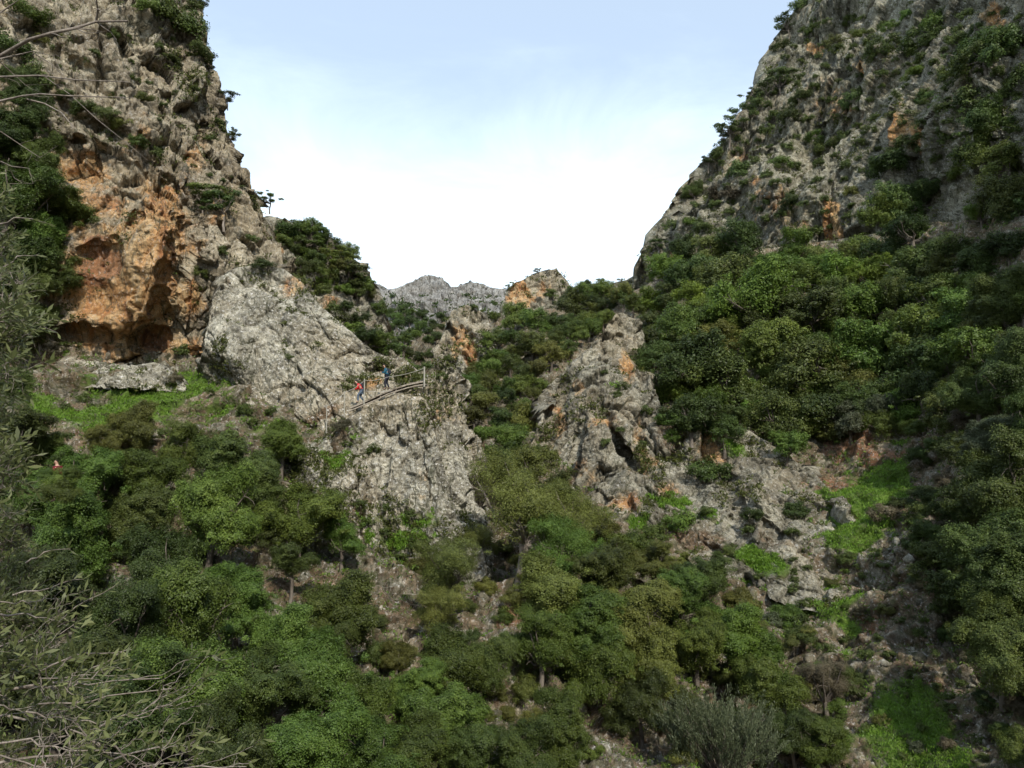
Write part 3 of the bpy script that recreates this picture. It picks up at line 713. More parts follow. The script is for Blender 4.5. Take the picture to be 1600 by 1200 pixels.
def trunk_proto(name, cl, seed, zc, th=.055):
    r = np.random.default_rng(seed); m = MB()
    fork = np.array([r.uniform(-.08, .08), r.uniform(-.08, .08), zc * .5])
    tp = wob_path((0, 0, -.5), fork, 6, r, .02); m.tube(tp, np.linspace(th * 1.35, th, 6), 8)
    idx = r.permutation(len(cl))[:13]
    for i in idx:
        e = np.array(cl[i][0]) + np.array([0, 0, zc]); q = wob_path(fork - np.array([0, 0, .06]), e, 6, r, .035, -.04)
        m.tube(q, np.linspace(th * .62, th * .1, 6), 5)
        for _ in range(3):
            s0 = q[r.integers(2, 5)]; e2 = s0 + rdirs(r, 1)[0] * r.uniform(.15, .3); m.tube(wob_path(s0, e2, 4, r, .02), np.linspace(th * .22, th * .05, 4), 4)
    return mesh_np(name, np.array(m.v), np.array(m.f), True)

ZC = dict(oak=.86, near=.86, fine=.95, layered=.85, bush=.42, nbush=.42, feather=.6)
PROTO = {}
for k in range(5):
    me, cl = crown_proto('crown_oak_%d' % k, 'oak', 100 + k, 19000, .052); PROTO.setdefault('oak', []).append((me, trunk_proto('trunk_oak_%d' % k, cl, k, .86)))
for k in range(5):
    me, cl = crown_proto('crown_near_%d' % k, 'oak', 200 + k, 100000, .029, .6); PROTO.setdefault('near', []).append((me, trunk_proto('trunk_near_%d' % k, cl, 20 + k, .86)))
for k in range(3):
    me, cl = crown_proto('crown_fine_%d' % k, 'fine', 300 + k, 70000, .024, .5); PROTO.setdefault('fine', []).append((me, trunk_proto('trunk_fine_%d' % k, cl, 40 + k, .95, .07)))
for k in range(4):
    me, cl = crown_proto('crown_layered_%d' % k, 'layered', 400 + k, 4200, .075); PROTO.setdefault('layered', []).append((me, trunk_proto('trunk_layered_%d' % k, cl, 60 + k, .85, .045)))
for k in range(4):
    me, cl = crown_proto('crown_bush_%d' % k, 'bush', 500 + k, 5200, .085); PROTO.setdefault('bush', []).append((me, None))
for k in range(4):
    me, cl = crown_proto('crown_nbush_%d' % k, 'bush', 600 + k, 24000, .045, .6); PROTO.setdefault('nbush', []).append((me, None))
def feather():
    r = np.random.default_rng(9); C_, N_, A_ = [], [], []
    m = MB()
    for _ in range(420):
        a = r.uniform(0, 6.28); rad = math.sqrt(r.random()) * .8; b = np.array([math.cos(a) * rad, math.sin(a) * rad, -.5 + r.uniform(0, .5)])
        d = np.array([math.cos(a) * rad * .5, math.sin(a) * rad * .5, 1.0]) + r.normal(size=3) * .34; d /= np.linalg.norm(d); L = r.uniform(.3, .75) * (1.15 - rad * .6)
        if r.random() < .3: m.tube([(0, 0, -.45), b * .6 + np.array([0, 0, .2]), b + d * L * .6 + np.array([0, 0, .6])], [.012, .009, .004], 4)
        k = 90; t = r.random(k)
        C_.append(b + d * (t * L)[:, None] + r.normal(size=(k, 3)) * .018); al = d + rdirs(r, k) * .55; A_.append(al); N_.append(rdirs(r, k))
    m.tube([(0, 0, -.5), (0, 0, .5)], [.05, .03], 6)
    return leaves_mesh('crown_feather', np.concatenate(C_), np.concatenate(N_), .05, r, .22, np.concatenate(A_)), mesh_np('stem_feather', np.array(m.v), np.array(m.f), True)
PROTO['feather'] = [feather()]

prng = random.Random(11)
PLACED = []        # (empty/object, region, px, py, adj, noun)
def plant(kind, base, Rm, leaf, region, px, py, sc=(1, 1, 1), zscale_trunk=None, label=None, noun=None, bark='bark', name=None, lean=0.0, tilt_in=True):
    if sc == (1, 1, 1): sc = (prng.uniform(.84, 1.22), prng.uniform(.84, 1.22), prng.uniform(.82, 1.2))
    me, tr = PROTO[kind][prng.randrange(len(PROTO[kind]))]
    rz = prng.uniform(0, 6.28)
    nm = name or {'oak': 'oak_tree', 'near': 'oak_tree', 'fine': 'oak_tree', 'layered': 'cypress_tree', 'bush': 'shrub', 'nbush': 'shrub', 'feather': 'willow_shrub'}[kind]
    if tr is None:
        o = bpy.data.objects.new(nm, me); col.objects.link(o); o.location = base + np.array([0, 0, ZC[kind] * Rm * sc[2]])
        o.scale = (Rm * sc[0], Rm * sc[1], Rm * sc[2]); o.rotation_euler = (prng.uniform(-.2, .2), prng.uniform(-.2, .2), rz)
        cs = [o]
    else:
        o = bpy.data.objects.new(nm, None); col.objects.link(o); o.empty_display_size = .3; o.location = base; o.rotation_euler = (prng.uniform(-.1, .1), prng.uniform(-.1, .1) + lean, rz)
        o.scale = (Rm, Rm, Rm)
        extra = (zscale_trunk or 1.0)
        c = bpy.data.objects.new('crown', me); col.objects.link(c); c.parent = o; c.location = (0, 0, ZC[kind] * extra); c.scale = sc
        t = bpy.data.objects.new('trunk' if kind != 'feather' else 'stem', tr); col.objects.link(t); t.parent = o; t.scale = (1, 1, extra)
        if not tr.materials: tr.materials.append(M['bark'])
        t.material_slots[0].link = 'OBJECT'; t.material_slots[0].material = M[bark]
        cs = [c]
    for c in cs:
        if not me.materials: me.materials.append(LM['dark'])
        c.material_slots[0].link = 'OBJECT'; c.material_slots[0].material = LM[leaf]
    PLACED.append([o, region, px, py, leaf, nm, label, kind, Rm])
    return o
def tree_at(px, py, r, kind, leaf, region, **kw):
    """crown centred on a photo pixel, standing on the terrain that is seen below it"""
    h = hit(px, py + ZC[kind] * r)
    if h < 0: return
    P = AP[h]; z = AZ[h]; Rm = r * z / F
    return plant(kind, P.copy() - np.array([0, 0, .05 * Rm]), Rm, leaf, region, px, py, **kw)
def tree_d(px, py, r, d, kind, leaf, region, **kw):
    """crown centred on a photo pixel d metres ahead, rooted in the valley floor"""
    for k in range(40):
        c = unproj(px, py, d); Rm = r * d / F; g = ground_z(c[0], c[1])
        if c[2] - g < ZC[kind] * Rm * 1.2: break
        d *= 1.025
    h = max(c[2] - g, ZC[kind] * Rm * .3)
    return plant(kind, np.array([c[0], c[1], c[2] - h]), Rm, leaf, region, px, py, zscale_trunk=h / (ZC[kind] * Rm), **kw)
def inpoly(x, y, poly):
    c = False; j = len(poly) - 1
    for i in range(len(poly)):
        xi, yi = poly[i]; xj, yj = poly[j]
        if (yi > y) != (yj > y) and x < (xj - xi) * (y - yi) / (yj - yi + 1e-9) + xi: c = not c
        j = i
    return c
def scatter(poly, region, rpx, kinds, leaves, n, only=None, avoid=(), sep=.75, depth_r=None, flat=(.8, 1.15)):
    xs = [p[0] for p in poly]; ys = [p[1] for p in poly]; got = []
    for _ in range(n * 40):
        if len(got) >= n: break
        x, y = prng.uniform(min(xs), max(xs)), prng.uniform(min(ys), max(ys))
        if not inpoly(x, y, poly): continue
        r = prng.uniform(*rpx)
        if any((x - a) ** 2 + ((y - b) * 1.25) ** 2 < (sep * (r + c)) ** 2 for a, b, c in got): continue
        if any(((x - a[0]) / a[2]) ** 2 + ((y - a[1]) / a[3]) ** 2 < 1 for a in avoid): continue
        h = hit(x, y)
        if h < 0 or (only and PATCHES[AID[h]]['name'] not in only): continue
        if depth_r: r = prng.uniform(*depth_r) * F / AZ[h]
        got.append((x, y, r)); k = prng.choice(kinds); lf = prng.choice(leaves)
        P = AP[h]; Rm = r * AZ[h] / F
        plant(k, P.copy() - np.array([0, 0, .08 * Rm]), Rm, lf, region, x, y - ZC[k] * r, sc=(prng.uniform(.9, 1.15), prng.uniform(.9, 1.15), prng.uniform(*flat)))
# -- left cliff
RG = {}
for a in [(292,42,36,'bush','mid'),(258,18,34,'bush','mid'),(312,80,24,'bush','dark'),(225,8,26,'bush','mid'),(300,5,20,'bush','dark'),(272,90,16,'bush','dark'),(330,100,12,'layered','dark'),(318,-4,14,'layered','dark'),
          (160,178,20,'bush','dark'),(188,196,22,'bush','olive'),(214,222,20,'bush','mid'),(236,240,14,'bush','mid'),(128,168,20,'bush','dark'),(222,152,16,'bush','olive'),(60,118,34,'bush','dark'),(18,70,38,'bush','dark'),(44,24,30,'bush','mid'),(215,128,9,'bush','mid'),
          (408,411,18,'bush','dark'),(312,422,17,'bush','dark'),(345,388,14,'bush','olive'),(180,50,13,'bush','dark'),(150,80,12,'bush','brown'),(100,150,18,'bush','dark'),(345,188,10,'bush','dark'),(284,545,14,'bush','brown'),(272,590,15,'bush','brown'),(83,545,16,'bush','brown'),(250,70,10,'bush','olive'),(300,130,11,'bush','dark'),(60,60,16,'bush','olive'),
          (365,150,15,'layered','dark'),(372,196,17,'layered','dark'),(418,312,19,'layered','dark'),(330,215,9,'bush','brown'),(395,370,12,'bush','dark')]:
    tree_at(*a, 'clinging to the tall left cliff')
tree_at(318,300,34,'layered','mid','x', label='spreading tree with pale crooked trunk in the crevice beside the orange rock face', name='fig_tree', bark='pale_bark')
tree_at(350,318,34,'layered','dark','x', label='dark spreading tree hanging over the crevice, right of the pale crooked trunk', name='fig_tree', bark='pale_bark')
# -- wooded shoulder
for a in [(458,362,22,'bush','mid'),(478,372,24,'layered','mid'),(508,378,26,'layered','mid'),(490,402,22,'bush','dark'),(525,402,28,'layered','mid'),(548,424,26,'layered','dark'),(512,428,24,'bush','dark'),(500,450,18,'bush','dark'),(565,440,20,'layered','mid'),(574,446,16,'bush','mid'),
          (440,372,20,'bush','mid'),(470,392,18,'bush','mid'),(538,448,20,'bush','mid'),(528,395,14,'layered','dark'),(512,345,0,'bush','dark')][:-1]:
    tree_at(*a, 'on the shoulder behind the slab')
for a in [(530,498,22,'bush','dark'),(552,510,22,'bush','mid'),(575,522,24,'oak','dark'),(598,532,24,'oak','mid'),(612,545,20,'bush','mid'),(540,478,16,'bush','dark'),(566,496,16,'bush','dark'),(520,482,14,'bush','mid'),(640,580,18,'bush','mid'),(662,572,16,'bush','dark'),(690,610,14,'bush','dark')]:
    h = hit(a[0], a[1] + 10); P = unproj(a[0], a[1] + ZC[a[3]] * a[2], 72); plant(a[3], P, a[2] * 72 / F, a[4], 'behind the crest of the pale slab', a[0], a[1])
scatter([(440,350),(480,350),(590,440),(600,500),(560,470),(470,440)], 'on the shoulder behind the slab', (14,24), ['oak','bush'], ['dark','mid','olive'], 26, only=('wooded_shoulder',), sep=.6)
# -- centre gully
GUL = [(722,600),(735,575),(768,560),(780,520),(790,500),(840,510),(880,500),(905,480),(920,455),(960,462),(990,470),(955,500),(935,525),(905,550),(855,585),(832,640),(822,700),(835,740),(765,760),(745,680)]
scatter(GUL, 'in the central gully', (19, 33), ['oak'], ['dark', 'dark', 'mid', 'mid', 'olive'], 150, only=('ground', 'wooded_shoulder'), sep=.48)
for a in [(770,492,12),(790,505,14),(760,530,16),(860,455,12),(900,465,22),(930,470,18),(885,500,24),(915,500,26),(870,530,22),(800,560,20),(840,600,18),(905,430,9),(770,560,20),(990,470,26),(1010,478,20),(975,462,20),(1040,470,20)]:
    tree_at(a[0], a[1], a[2], 'oak', prng.choice(['dark', 'mid']), 'at the head of the gully')
scatter([(590,500),(640,490),(720,510),(730,560),(640,570),(600,545)], 'in the far valley', (9,14), ['oak'], ['dark','dark','mid'], 46, only=('foothill','distant_mountain','ground'), sep=.6)
for a in [(796,446,9),(842,424,7),(908,442,11),(932,431,7),(955,446,8),(1000,422,8),(970,436,7)]:
    tree_at(*a, 'layered', 'dark', 'along the rocky skyline above the gully')
for a in [(768,535,10),(748,550,10),(700,560,8),(758,560,12),(690,590,10),(765,600,12),(741,480,7),(720,600,8)]:
    tree_at(*a, 'bush', 'dark', 'on the orange pinnacle of rock')
# -- right cliff
for a in [(1225,39,22,'layered','dark'),(1212,67,18,'bush','dark'),(1216,119,27,'layered','dark'),(1196,137,24,'layered','dark'),(1180,157,24,'bush','dark'),(1160,177,24,'layered','dark'),(1142,197,27,'layered','dark'),(1125,232,21,'bush','dark'),(1108,259,18,'layered','dark'),(1084,291,22,'oak','dark'),(1070,312,13,'layered','dark'),(1028,375,20,'layered','dark'),
          (1250,7,18,'bush','dark'),(1130,209,18,'layered','dark'),(1172,145,16,'layered','dark'),(1100,247,16,'layered','dark')]:
    tree_at(*a, 'on the skyline edge of the right cliff')
for a in [(1400,305,46,'oak','dark'),(1432,300,40,'oak','dark'),(1375,330,38,'oak','mid'),(1425,350,46,'oak','dark'),(1345,385,34,'oak','mid'),(1385,385,44,'oak','dark'),(1420,405,46,'oak','dark'),(1350,425,36,'oak','mid'),(1385,250,36,'bush','dark'),(1405,230,30,'bush','dark'),
          (1290,228,26,'bush','dark'),(1275,215,20,'bush','mid'),(1230,180,22,'bush','dark'),(1220,252,20,'bush','mid'),(1155,262,26,'bush','dark'),(1130,300,26,'bush','brown'),(1100,355,20,'bush','dark'),(1077,345,18,'bush','mid'),(1155,362,18,'bush','dark'),(1238,318,22,'bush','dark'),(1225,330,14,'bush','mid'),
          (1540,70,50,'oak','dark'),(1525,95,40,'bush','dark'),(1555,180,48,'oak','dark'),(1510,150,44,'bush','dark'),(1580,240,46,'oak','olive'),(1540,230,46,'oak','mid'),(1560,300,46,'oak','olive'),(1530,330,30,'oak','bright'),(1480,208,18,'bush','bright'),(1590,60,30,'bush','dark'),
          (1440,60,34,'bush','dark'),(1460,30,26,'bush','mid'),(1365,75,24,'bush','dark'),(1350,55,18,'bush','mid'),(1300,65,18,'bush','olive'),(1270,45,16,'bush','mid'),(1430,110,20,'bush','mid'),(1500,60,22,'bush','dark'),(1330,155,18,'bush','dark'),(1250,150,16,'bush','dark'),(1395,40,16,'bush','mid'),
          (1590,330,44,'oak','dark'),(1500,270,22,'bush','mid'),(1595,120,36,'bush','dark'),(1480,110,26,'bush','dark'),(1450,150,18,'bush','dark')]:
    tree_at(*a, 'on the face of the right cliff')
scatter([(1040,360),(1110,270),(1200,150),(1250,30),(1590,20),(1590,330),(1480,260),(1440,250),(1340,280),(1330,360),(1200,380),(1050,420)], 'among the ledges of the right cliff', (6, 15), ['bush'], ['dark', 'mid', 'olive', 'olive'], 190, only=('right_cliff',), sep=1.0)
scatter([(60,40),(280,60),(330,160),(380,300),(300,260),(240,260),(100,200)], 'in cracks of the left cliff', (4, 9), ['bush'], ['dark', 'olive', 'brown'], 30, only=('left_cliff',), sep=1.2)
# -- right wood
WOOD = [(1012,500),(1050,425),(1120,405),(1190,400),(1270,410),(1330,425),(1390,440),(1500,440),(1600,440),(1620,640),(1520,640),(1440,640),(1390,690),(1330,700),(1290,690),(1180,690),(1120,670),(1060,640),(1010,610),(998,550)]
for a in [(1180,455,67,'oak','bright'),(1300,430,47,'oak','bright'),(1345,470,58,'oak','bright'),(1130,480,44,'oak','mid'),(1250,480,69,'oak','dark'),(1270,560,78,'oak','dark'),(1090,560,67,'oak','dark'),(1140,600,69,'oak','dark'),(1200,530,61,'oak','mid'),(1350,540,67,'oak','mid'),(1210,640,62,'oak','dark'),
          (1290,640,56,'oak','dark'),(1085,430,44,'oak','dark'),(1130,430,53,'oak','dark'),(1200,410,38,'oak','mid'),(1260,415,33,'oak','mid'),(1430,500,67,'oak','mid'),(1460,460,56,'oak','mid'),(1530,540,62,'oak','mid'),(1450,560,62,'oak','dark'),(1350,610,49,'oak','dark'),(1330,650,42,'oak','silver'),(1375,630,33,'oak','silver'),
          (1060,500,49,'oak','mid'),(1040,560,38,'oak','mid'),(1080,640,44,'oak','dark'),(1130,660,38,'oak','dark'),(1230,685,33,'oak','mid'),(1500,480,56,'oak','mid'),(1400,450,40,'oak','mid')]:
    h = hit(a[0], a[1] + a[2]); 
    tree_at(*a, 'in the thick right wood')
scatter(WOOD, 'in the thick right wood', (27, 46), ['oak'], ['dark', 'dark', 'mid', 'mid', 'bright', 'olive'], 100, only=('ground', 'right_cliff', 'rock_prow'), sep=.55)
scatter([(1030,610),(1100,640),(1120,680),(1060,700),(1030,670)], 'beside the prow of rock', (16,26), ['oak','bush'], ['dark','mid','olive','brown'], 10, sep=.7)
# -- dark right edge
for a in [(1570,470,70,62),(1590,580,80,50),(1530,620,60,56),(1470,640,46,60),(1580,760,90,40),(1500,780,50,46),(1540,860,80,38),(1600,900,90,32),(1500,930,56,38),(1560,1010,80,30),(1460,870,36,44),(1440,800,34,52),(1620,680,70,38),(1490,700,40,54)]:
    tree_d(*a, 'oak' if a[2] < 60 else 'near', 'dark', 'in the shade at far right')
tree_d(1555, 690, 58, 46, 'near', 'silver', 'x', label='silvery grey-green tree catching light at the shaded right edge')
# -- lower slopes
for a in [(1105,735,34,'bush','dark'),(1240,790,24,'bush','dark'),(1175,800,20,'bush','dark'),(1170,830,14,'bush','mid'),(1320,870,18,'bush','dark'),(1240,830,14,'bush','brown'),(1380,800,26,'bush','brown'),(1400,780,20,'bush','dark'),(1065,815,30,'bush','mid'),(1025,830,26,'bush','dark'),(1100,800,16,'bush','mid'),
          (945,690,12,'bush','mid'),(968,672,8,'bush','dark'),(1004,690,8,'bush','dark'),(962,615,10,'bush','dark'),(1140,860,16,'bush','dark'),(1245,965,22,'bush','dark'),(1200,965,24,'bush','silver'),(1255,940,12,'bush','brown'),(940,580,8,'bush','mid'),(1010,640,12,'bush','brown'),(1040,640,20,'bush','dark'),(1100,655,20,'bush','dark'),
          (975,600,10,'bush','brown'),(1340,950,16,'bush','brown'),(1420,850,20,'bush','dark'),(1290,1010,20,'bush','dark'),(1370,860,14,'bush','dark'),(1240,900,10,'bush','brown')]:
    tree_at(*a, 'on the rocky slope below the right wood')
scatter([(1000,860),(1150,880),(1380,860),(1520,1000),(1600,1190),(1380,1190),(1250,1060),(1150,950)], 'dotted over the stony slope at lower right', (7, 16), ['bush'], ['dark', 'brown', 'brown', 'olive', 'silver'], 60, only=('ground', 'rock_prow'), sep=1.0)
for a in [(270,598,13,'bush','brown'),(532,662,16,'bush','brown'),(582,700,13,'bush','brown'),(205,640,8,'bush','dark'),(330,610,8,'bush','mid'),(128,620,14,'bush','brown'),(450,560,8,'bush','brown'),(560,790,14,'bush','mid'),(540,690,8,'bush','mid'),(640,800,12,'bush','bright'),(600,790,10,'bush','bright'),(380,640,16,'bush','mid'),
          (420,640,12,'bush','bright'),(395,655,12,'bush','mid'),(600,830,13,'bush','bright'),(650,850,14,'bush','mid'),(575,815,14,'bush','dark'),(630,870,12,'bush','olive'),(520,880,0,'bush','mid')][:-1]:
    tree_at(*a, 'on the pale rocks around the path')
# -- near trees, lower left
LL = 'in the oak thicket at lower left'
for a in [(205,668,54,47,'near','olive'),(292,700,47,44,'near','mid'),(440,692,51,46,'near','mid'),(360,730,70,42,'near','dark'),(240,740,59,40,'near','mid'),(130,755,70,37,'near','mid'),(170,700,40,42,'near','olive'),(60,790,70,33,'near','mid'),
          (330,805,84,33,'near','mid'),(405,770,59,36,'near','dark'),(470,815,73,34,'near','mid'),(535,838,47,35,'near','mid'),(455,880,44,33,'near','dark'),(125,830,82,30,'near','mid'),(220,820,63,32,'near','dark'),
          (300,965,99,26,'near','mid'),(255,890,75,29,'near','dark'),(370,940,59,28,'near','mid'),(530,950,77,27,'near','mid'),(450,1000,70,25,'near','mid'),(190,990,94,22,'near','dark'),(80,930,94,24,'near','dark'),
          (300,1090,99,21,'near','mid'),(420,1080,82,22,'near','dark'),(500,1060,82,23,'near','mid'),(560,1110,70,23,'near','mid'),(470,1170,94,19,'near','mid'),(360,1190,94,18,'near','dark'),(190,1120,106,18,'near','dark'),(580,1190,70,20,'near','mid'),(90,1060,106,17,'near','dark'),(520,1010,47,25,'near','dark')]:
    tree_d(*a, LL)
MM = 'in the thicket at the bottom centre'
for a in [(705,885,61,38,'fine','olive'),(690,950,59,35,'fine','olive'),(880,860,66,41,'fine','mid'),(730,850,47,42,'fine','olive'),(860,925,77,34,'near','olive'),(940,900,75,36,'near','olive'),(985,960,82,33,'near','olive'),(915,975,73,32,'near','mid'),(1010,1030,70,31,'near','olive'),(845,1000,66,31,'near','mid'),(930,1050,73,30,'near','mid'),
          (700,1035,73,29,'near','mid'),(655,1075,59,27,'near','mid'),(690,1130,66,26,'near','mid'),(770,1040,54,30,'near','dark'),(870,1140,70,26,'near','mid'),(820,1180,59,25,'near','dark'),(1060,930,54,42,'near','mid'),(1020,880,47,45,'near','olive'),(1100,910,51,43,'near','dark'),(1140,985,68,37,'near','bright'),(1190,1030,66,35,'near','mid'),
          (1090,1010,59,36,'near','mid'),(1200,1080,59,33,'near','mid'),(1240,1140,51,31,'near','dark'),(1000,1100,51,29,'near','dark'),(640,1180,70,23,'near','mid'),(1290,1160,51,30,'near','mid'),(740,1180,54,25,'near','dark'),(620,1030,35,31,'near','olive'),
          (770,740,40,60,'oak','olive'),(830,720,42,62,'oak','olive'),(800,680,33,70,'oak','mid'),(880,760,42,58,'oak','olive'),(930,830,42,52,'oak','olive'),(960,860,42,50,'oak','mid'),(1000,850,35,52,'oak','mid')]:
    tree_d(*a, MM)
tree_d(812, 785, 98, 39, 'fine', 'olive', 'x', label='tall dark oak with bare twisting pale limbs in front of the promontory foot', bark='pale_bark')
tree_d(885, 805, 62, 43, 'fine', 'olive', 'x', label='dark oak just right of the tall oak with twisting pale limbs', bark='pale_bark')
tree_d(745, 770, 40, 44, 'fine', 'brown', 'x', label='thin half-bare crown against the promontory rock, left of the tall oak', bark='pale_bark')
tree_d(1290, 1065, 50, 35, 'fine', 'brown', 'x', label='large grey-brown half-bare shrub right of the bright green oak', name='bare_shrub')
tree_d(1125, 1135, 84, 26, 'feather', 'silver', 'x', label='feathery pale grey-green willowy shrub at the bottom edge, right of centre')
# -- dark trees at far left
for a in [(10,300,100,'near','mid'),(70,320,66,'near','mid'),(20,410,90,'near','dark'),(75,430,52,'near','dark'),(0,500,80,'near','dark'),(0,210,60,'near','dark'),(50,240,44,'near','mid'),(40,170,40,'near','dark'),(60,500,40,'near','dark'),(20,120,36,'near','dark'),(50,375,60,'near','mid')]:
    tree_at(*a, 'at the left edge before the orange cliff')
for a in [(-10,600,80,30,'near','dark'),(0,700,80,26,'near','dark'),(70,700,40,33,'near','mid')]:
    tree_d(*a, 'at the left edge before the orange cliff')
UL = 'beneath the oaks at lower left'
scatter([(60,760),(200,720),(330,730),(470,720),(480,770),(420,800),(560,860),(440,900),(460,960),(590,950),(600,1190),(0,1190),(0,760)], UL, (22,38), ['nbush'], ['dark','dark','dark','mid'], 50, only=('ground',), sep=.8, avoid=[(400,880,60,40),(520,885,70,28),(130,850,24,20)])
scatter([(640,880),(740,840),(860,880),(1000,860),(1120,900),(1230,960),(1330,1080),(1300,1190),(620,1190),(610,1040),(680,1000)], 'beneath the oaks at the bottom centre', (20,38), ['nbush'], ['dark','mid','olive','olive'], 120, only=('ground',), sep=.8, avoid=[(870,1080,40,60),(960,1130,60,60),(1010,1160,40,50)])
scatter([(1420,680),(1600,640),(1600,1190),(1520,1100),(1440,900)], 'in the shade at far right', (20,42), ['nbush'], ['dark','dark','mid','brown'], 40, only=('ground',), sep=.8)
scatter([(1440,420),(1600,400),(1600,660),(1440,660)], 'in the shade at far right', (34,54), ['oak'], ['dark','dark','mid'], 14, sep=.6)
scatter([(60,640),(150,620),(330,660),(300,760),(60,760)], 'on the grassy ledge at left', (7,13), ['bush'], ['dark','mid','brown'], 9, only=('ground',), sep=1.6)

# -- the 285 shrubs that show largest stay things; the smaller ones are one mass of scrub
sh = [p for p in PLACED if p[5] == 'shrub' and not p[6]]
def ssize(p):
    x_, y_, z_ = proj(np.array(p[0].location)); rp = p[8] * F / max(z_, 1)
    return rp if (-rp < x_ < 1600 + rp and -rp < y_ < 1200 + rp) else 0
sh.sort(key=ssize, reverse=True)
rest = [p for p in sh[285:] if ssize(p) > 0]; drop = {id(p) for p in sh[285:]}
_VV, _k = [], 0
_lr = np.random.default_rng(71)
for p in rest:
    me = p[0].data; nv_ = len(me.vertices); a_ = np.empty(nv_ * 3, np.float32); me.vertices.foreach_get('co', a_); a_ = a_.reshape(-1, 4, 3)
    a_ = a_[_lr.permutation(len(a_))[:1500]]; c_ = a_.mean(1, keepdims=True); a_ = c_ + (a_ - c_) * 1.75
    mw = np.array(Matrix.Translation(p[0].location) @ p[0].rotation_euler.to_matrix().to_4x4() @ Matrix.Diagonal((*p[0].scale, 1)))
    _VV.append(a_.reshape(-1, 3) @ mw[:3, :3].T + mw[:3, 3])
for p in sh[285:]: bpy.data.objects.remove(p[0])
PLACED = [p for p in PLACED if id(p) not in drop]
_VV = np.concatenate(_VV); tag(link('small_scrub', mesh_np('small_scrub', _VV, np.arange(len(_VV)).reshape(-1, 4)), LM['dark']), kind='stuff')
# -- one description per plant
ORD = ['first','second','third','fourth','fifth','sixth','seventh','eighth','ninth','tenth','eleventh','twelfth','thirteenth','fourteenth','fifteenth','sixteenth','seventeenth','eighteenth','nineteenth','twentieth']
ADJ = {'dark': 'dark green', 'mid': 'green', 'bright': 'bright green', 'olive': 'olive-green', 'silver': 'silvery', 'brown': 'brownish'}
NOUN = {'oak_tree': 'oak', 'cypress_tree': 'cypress', 'shrub': 'shrub', 'willow_shrub': 'shrub', 'fig_tree': 'tree', 'bare_shrub': 'shrub'}
regs = {}
for p in PLACED:
    if p[6]: tag(p[0], p[6], 'shrub' if 'shrub' in p[5] else 'tree')
    else: regs.setdefault(p[1], []).append(p)
for rg, lst in regs.items():
    for p in lst: p[2], p[3] = proj(np.array(p[0].location) + np.array([0, 0, (ZC[p[7]] if 'bush' not in p[7] else 0) * p[8]]))[:2]
    # things outside the frame are not needed
    keep = []
    for p in lst:
        rp = p[8] * F / max(5, p[0].location.y)
        if -rp < p[2] < 1600 + rp and -rp < p[3] < 1200 + rp: keep.append(p)
        else:
            for c in list(p[0].children): bpy.data.objects.remove(c)
            bpy.data.objects.remove(p[0])
    n = len(keep); rows = max(1, round(math.sqrt(n / 2.2))) if n > 8 else 1
    keep.sort(key=lambda p: p[3]); per = math.ceil(n / rows)
    for ri in range(rows):
        rw = sorted(keep[ri * per:(ri + 1) * per], key=lambda p: p[2])
        for i, p in enumerate(rw):
            lab = ADJ[p[4]] + ' ' + NOUN[p[5]] + ' ' + rg + ', ' + ORD[min(i, 19)] + ' from left'
            if rows > 1: lab += ', row ' + ['one','two','three','four','five','six','seven','eight','nine','ten'][ri]
            tag(p[0], lab, 'shrub' if p[5] == 'shrub' else 'tree', ('shrubs ' if p[5] == 'shrub' else 'trees ') + rg)

# ------------------------------------------------------------------ ground cover
def tufts(name, P, size, blades, leaf, seed, upright=1.2, aspect=.25, spread=.5):
    r = np.random.default_rng(seed); n = len(P)
    C_ = np.repeat(P, blades, 0); S = np.repeat(size, blades)
    off = r.normal(size=(n * blades, 3)) * np.array([1, 1, .35]) * S[:, None] * spread
    al = rdirs(r, n * blades) + np.array([0, 0, upright])
    Nn = rdirs(r, n * blades) + np.array([0, 0, .5]); Nn = np.cross(al, Nn); Nn /= np.linalg.norm(Nn, axis=1)[:, None] + 1e-9
    return link(name, leaves_mesh(name, C_ + off + np.array([0, 0, .3]) * S[:, None], Nn, S, r, aspect, al), LM[leaf])
vis = np.unique(ZI[ZI >= 0])
infr = (APX > -30) & (APX < 1630) & (APY > -30) & (APY < 1230)
gidx = np.where(infr & (AG + fbm(AP * .9, 3, 95) * .35 > .62) & (AZ < 120))[0]
rr = np.random.default_rng(4)
gs = rr.choice(gidx, min(40000, len(gidx)), replace=True)
Pg = AP[gs] + rr.normal(size=(len(gs), 3)) * .08
tag(tufts('grass', Pg, rr.uniform(.10, .22, len(gs)) * np.clip(AZ[gs] / 50, .6, 1.6), 5, 'grass', 5), kind='stuff')
# low scrub and dry stalks on every rock face
cand = np.where(infr & (AZ < 260) & (AZ > 14) & (AID != 0))[0]
nz = fbm(AP[cand] * .16, 3, 77) + fbm(AP[cand] * .7, 2, 78) * .6
cand = cand[nz > .32]
ss_ = rr.choice(cand, 9000); w_ = np.clip(AZ[ss_] / 60, .6, 3)
tag(tufts('scrub', AP[ss_] + rr.normal(size=(len(ss_), 3)) * .1, rr.uniform(.12, .26, len(ss_)) * w_, 16, 'olive', 6, .6, .5, 1.0), kind='stuff')
cand = np.where(infr & (AZ < 130) & (AID == 0))[0]
ss_ = rr.choice(cand, 9000); w_ = np.clip(AZ[ss_] / 60, .5, 2)
tag(tufts('undergrowth', AP[ss_] + rr.normal(size=(len(ss_), 3)) * .15, rr.uniform(.12, .30, len(ss_)) * w_, 14, 'mid', 7, .8, .4, 1.0), kind='stuff')
ss_ = rr.choice(cand, 5000); w_ = np.clip(AZ[ss_] / 60, .5, 2)
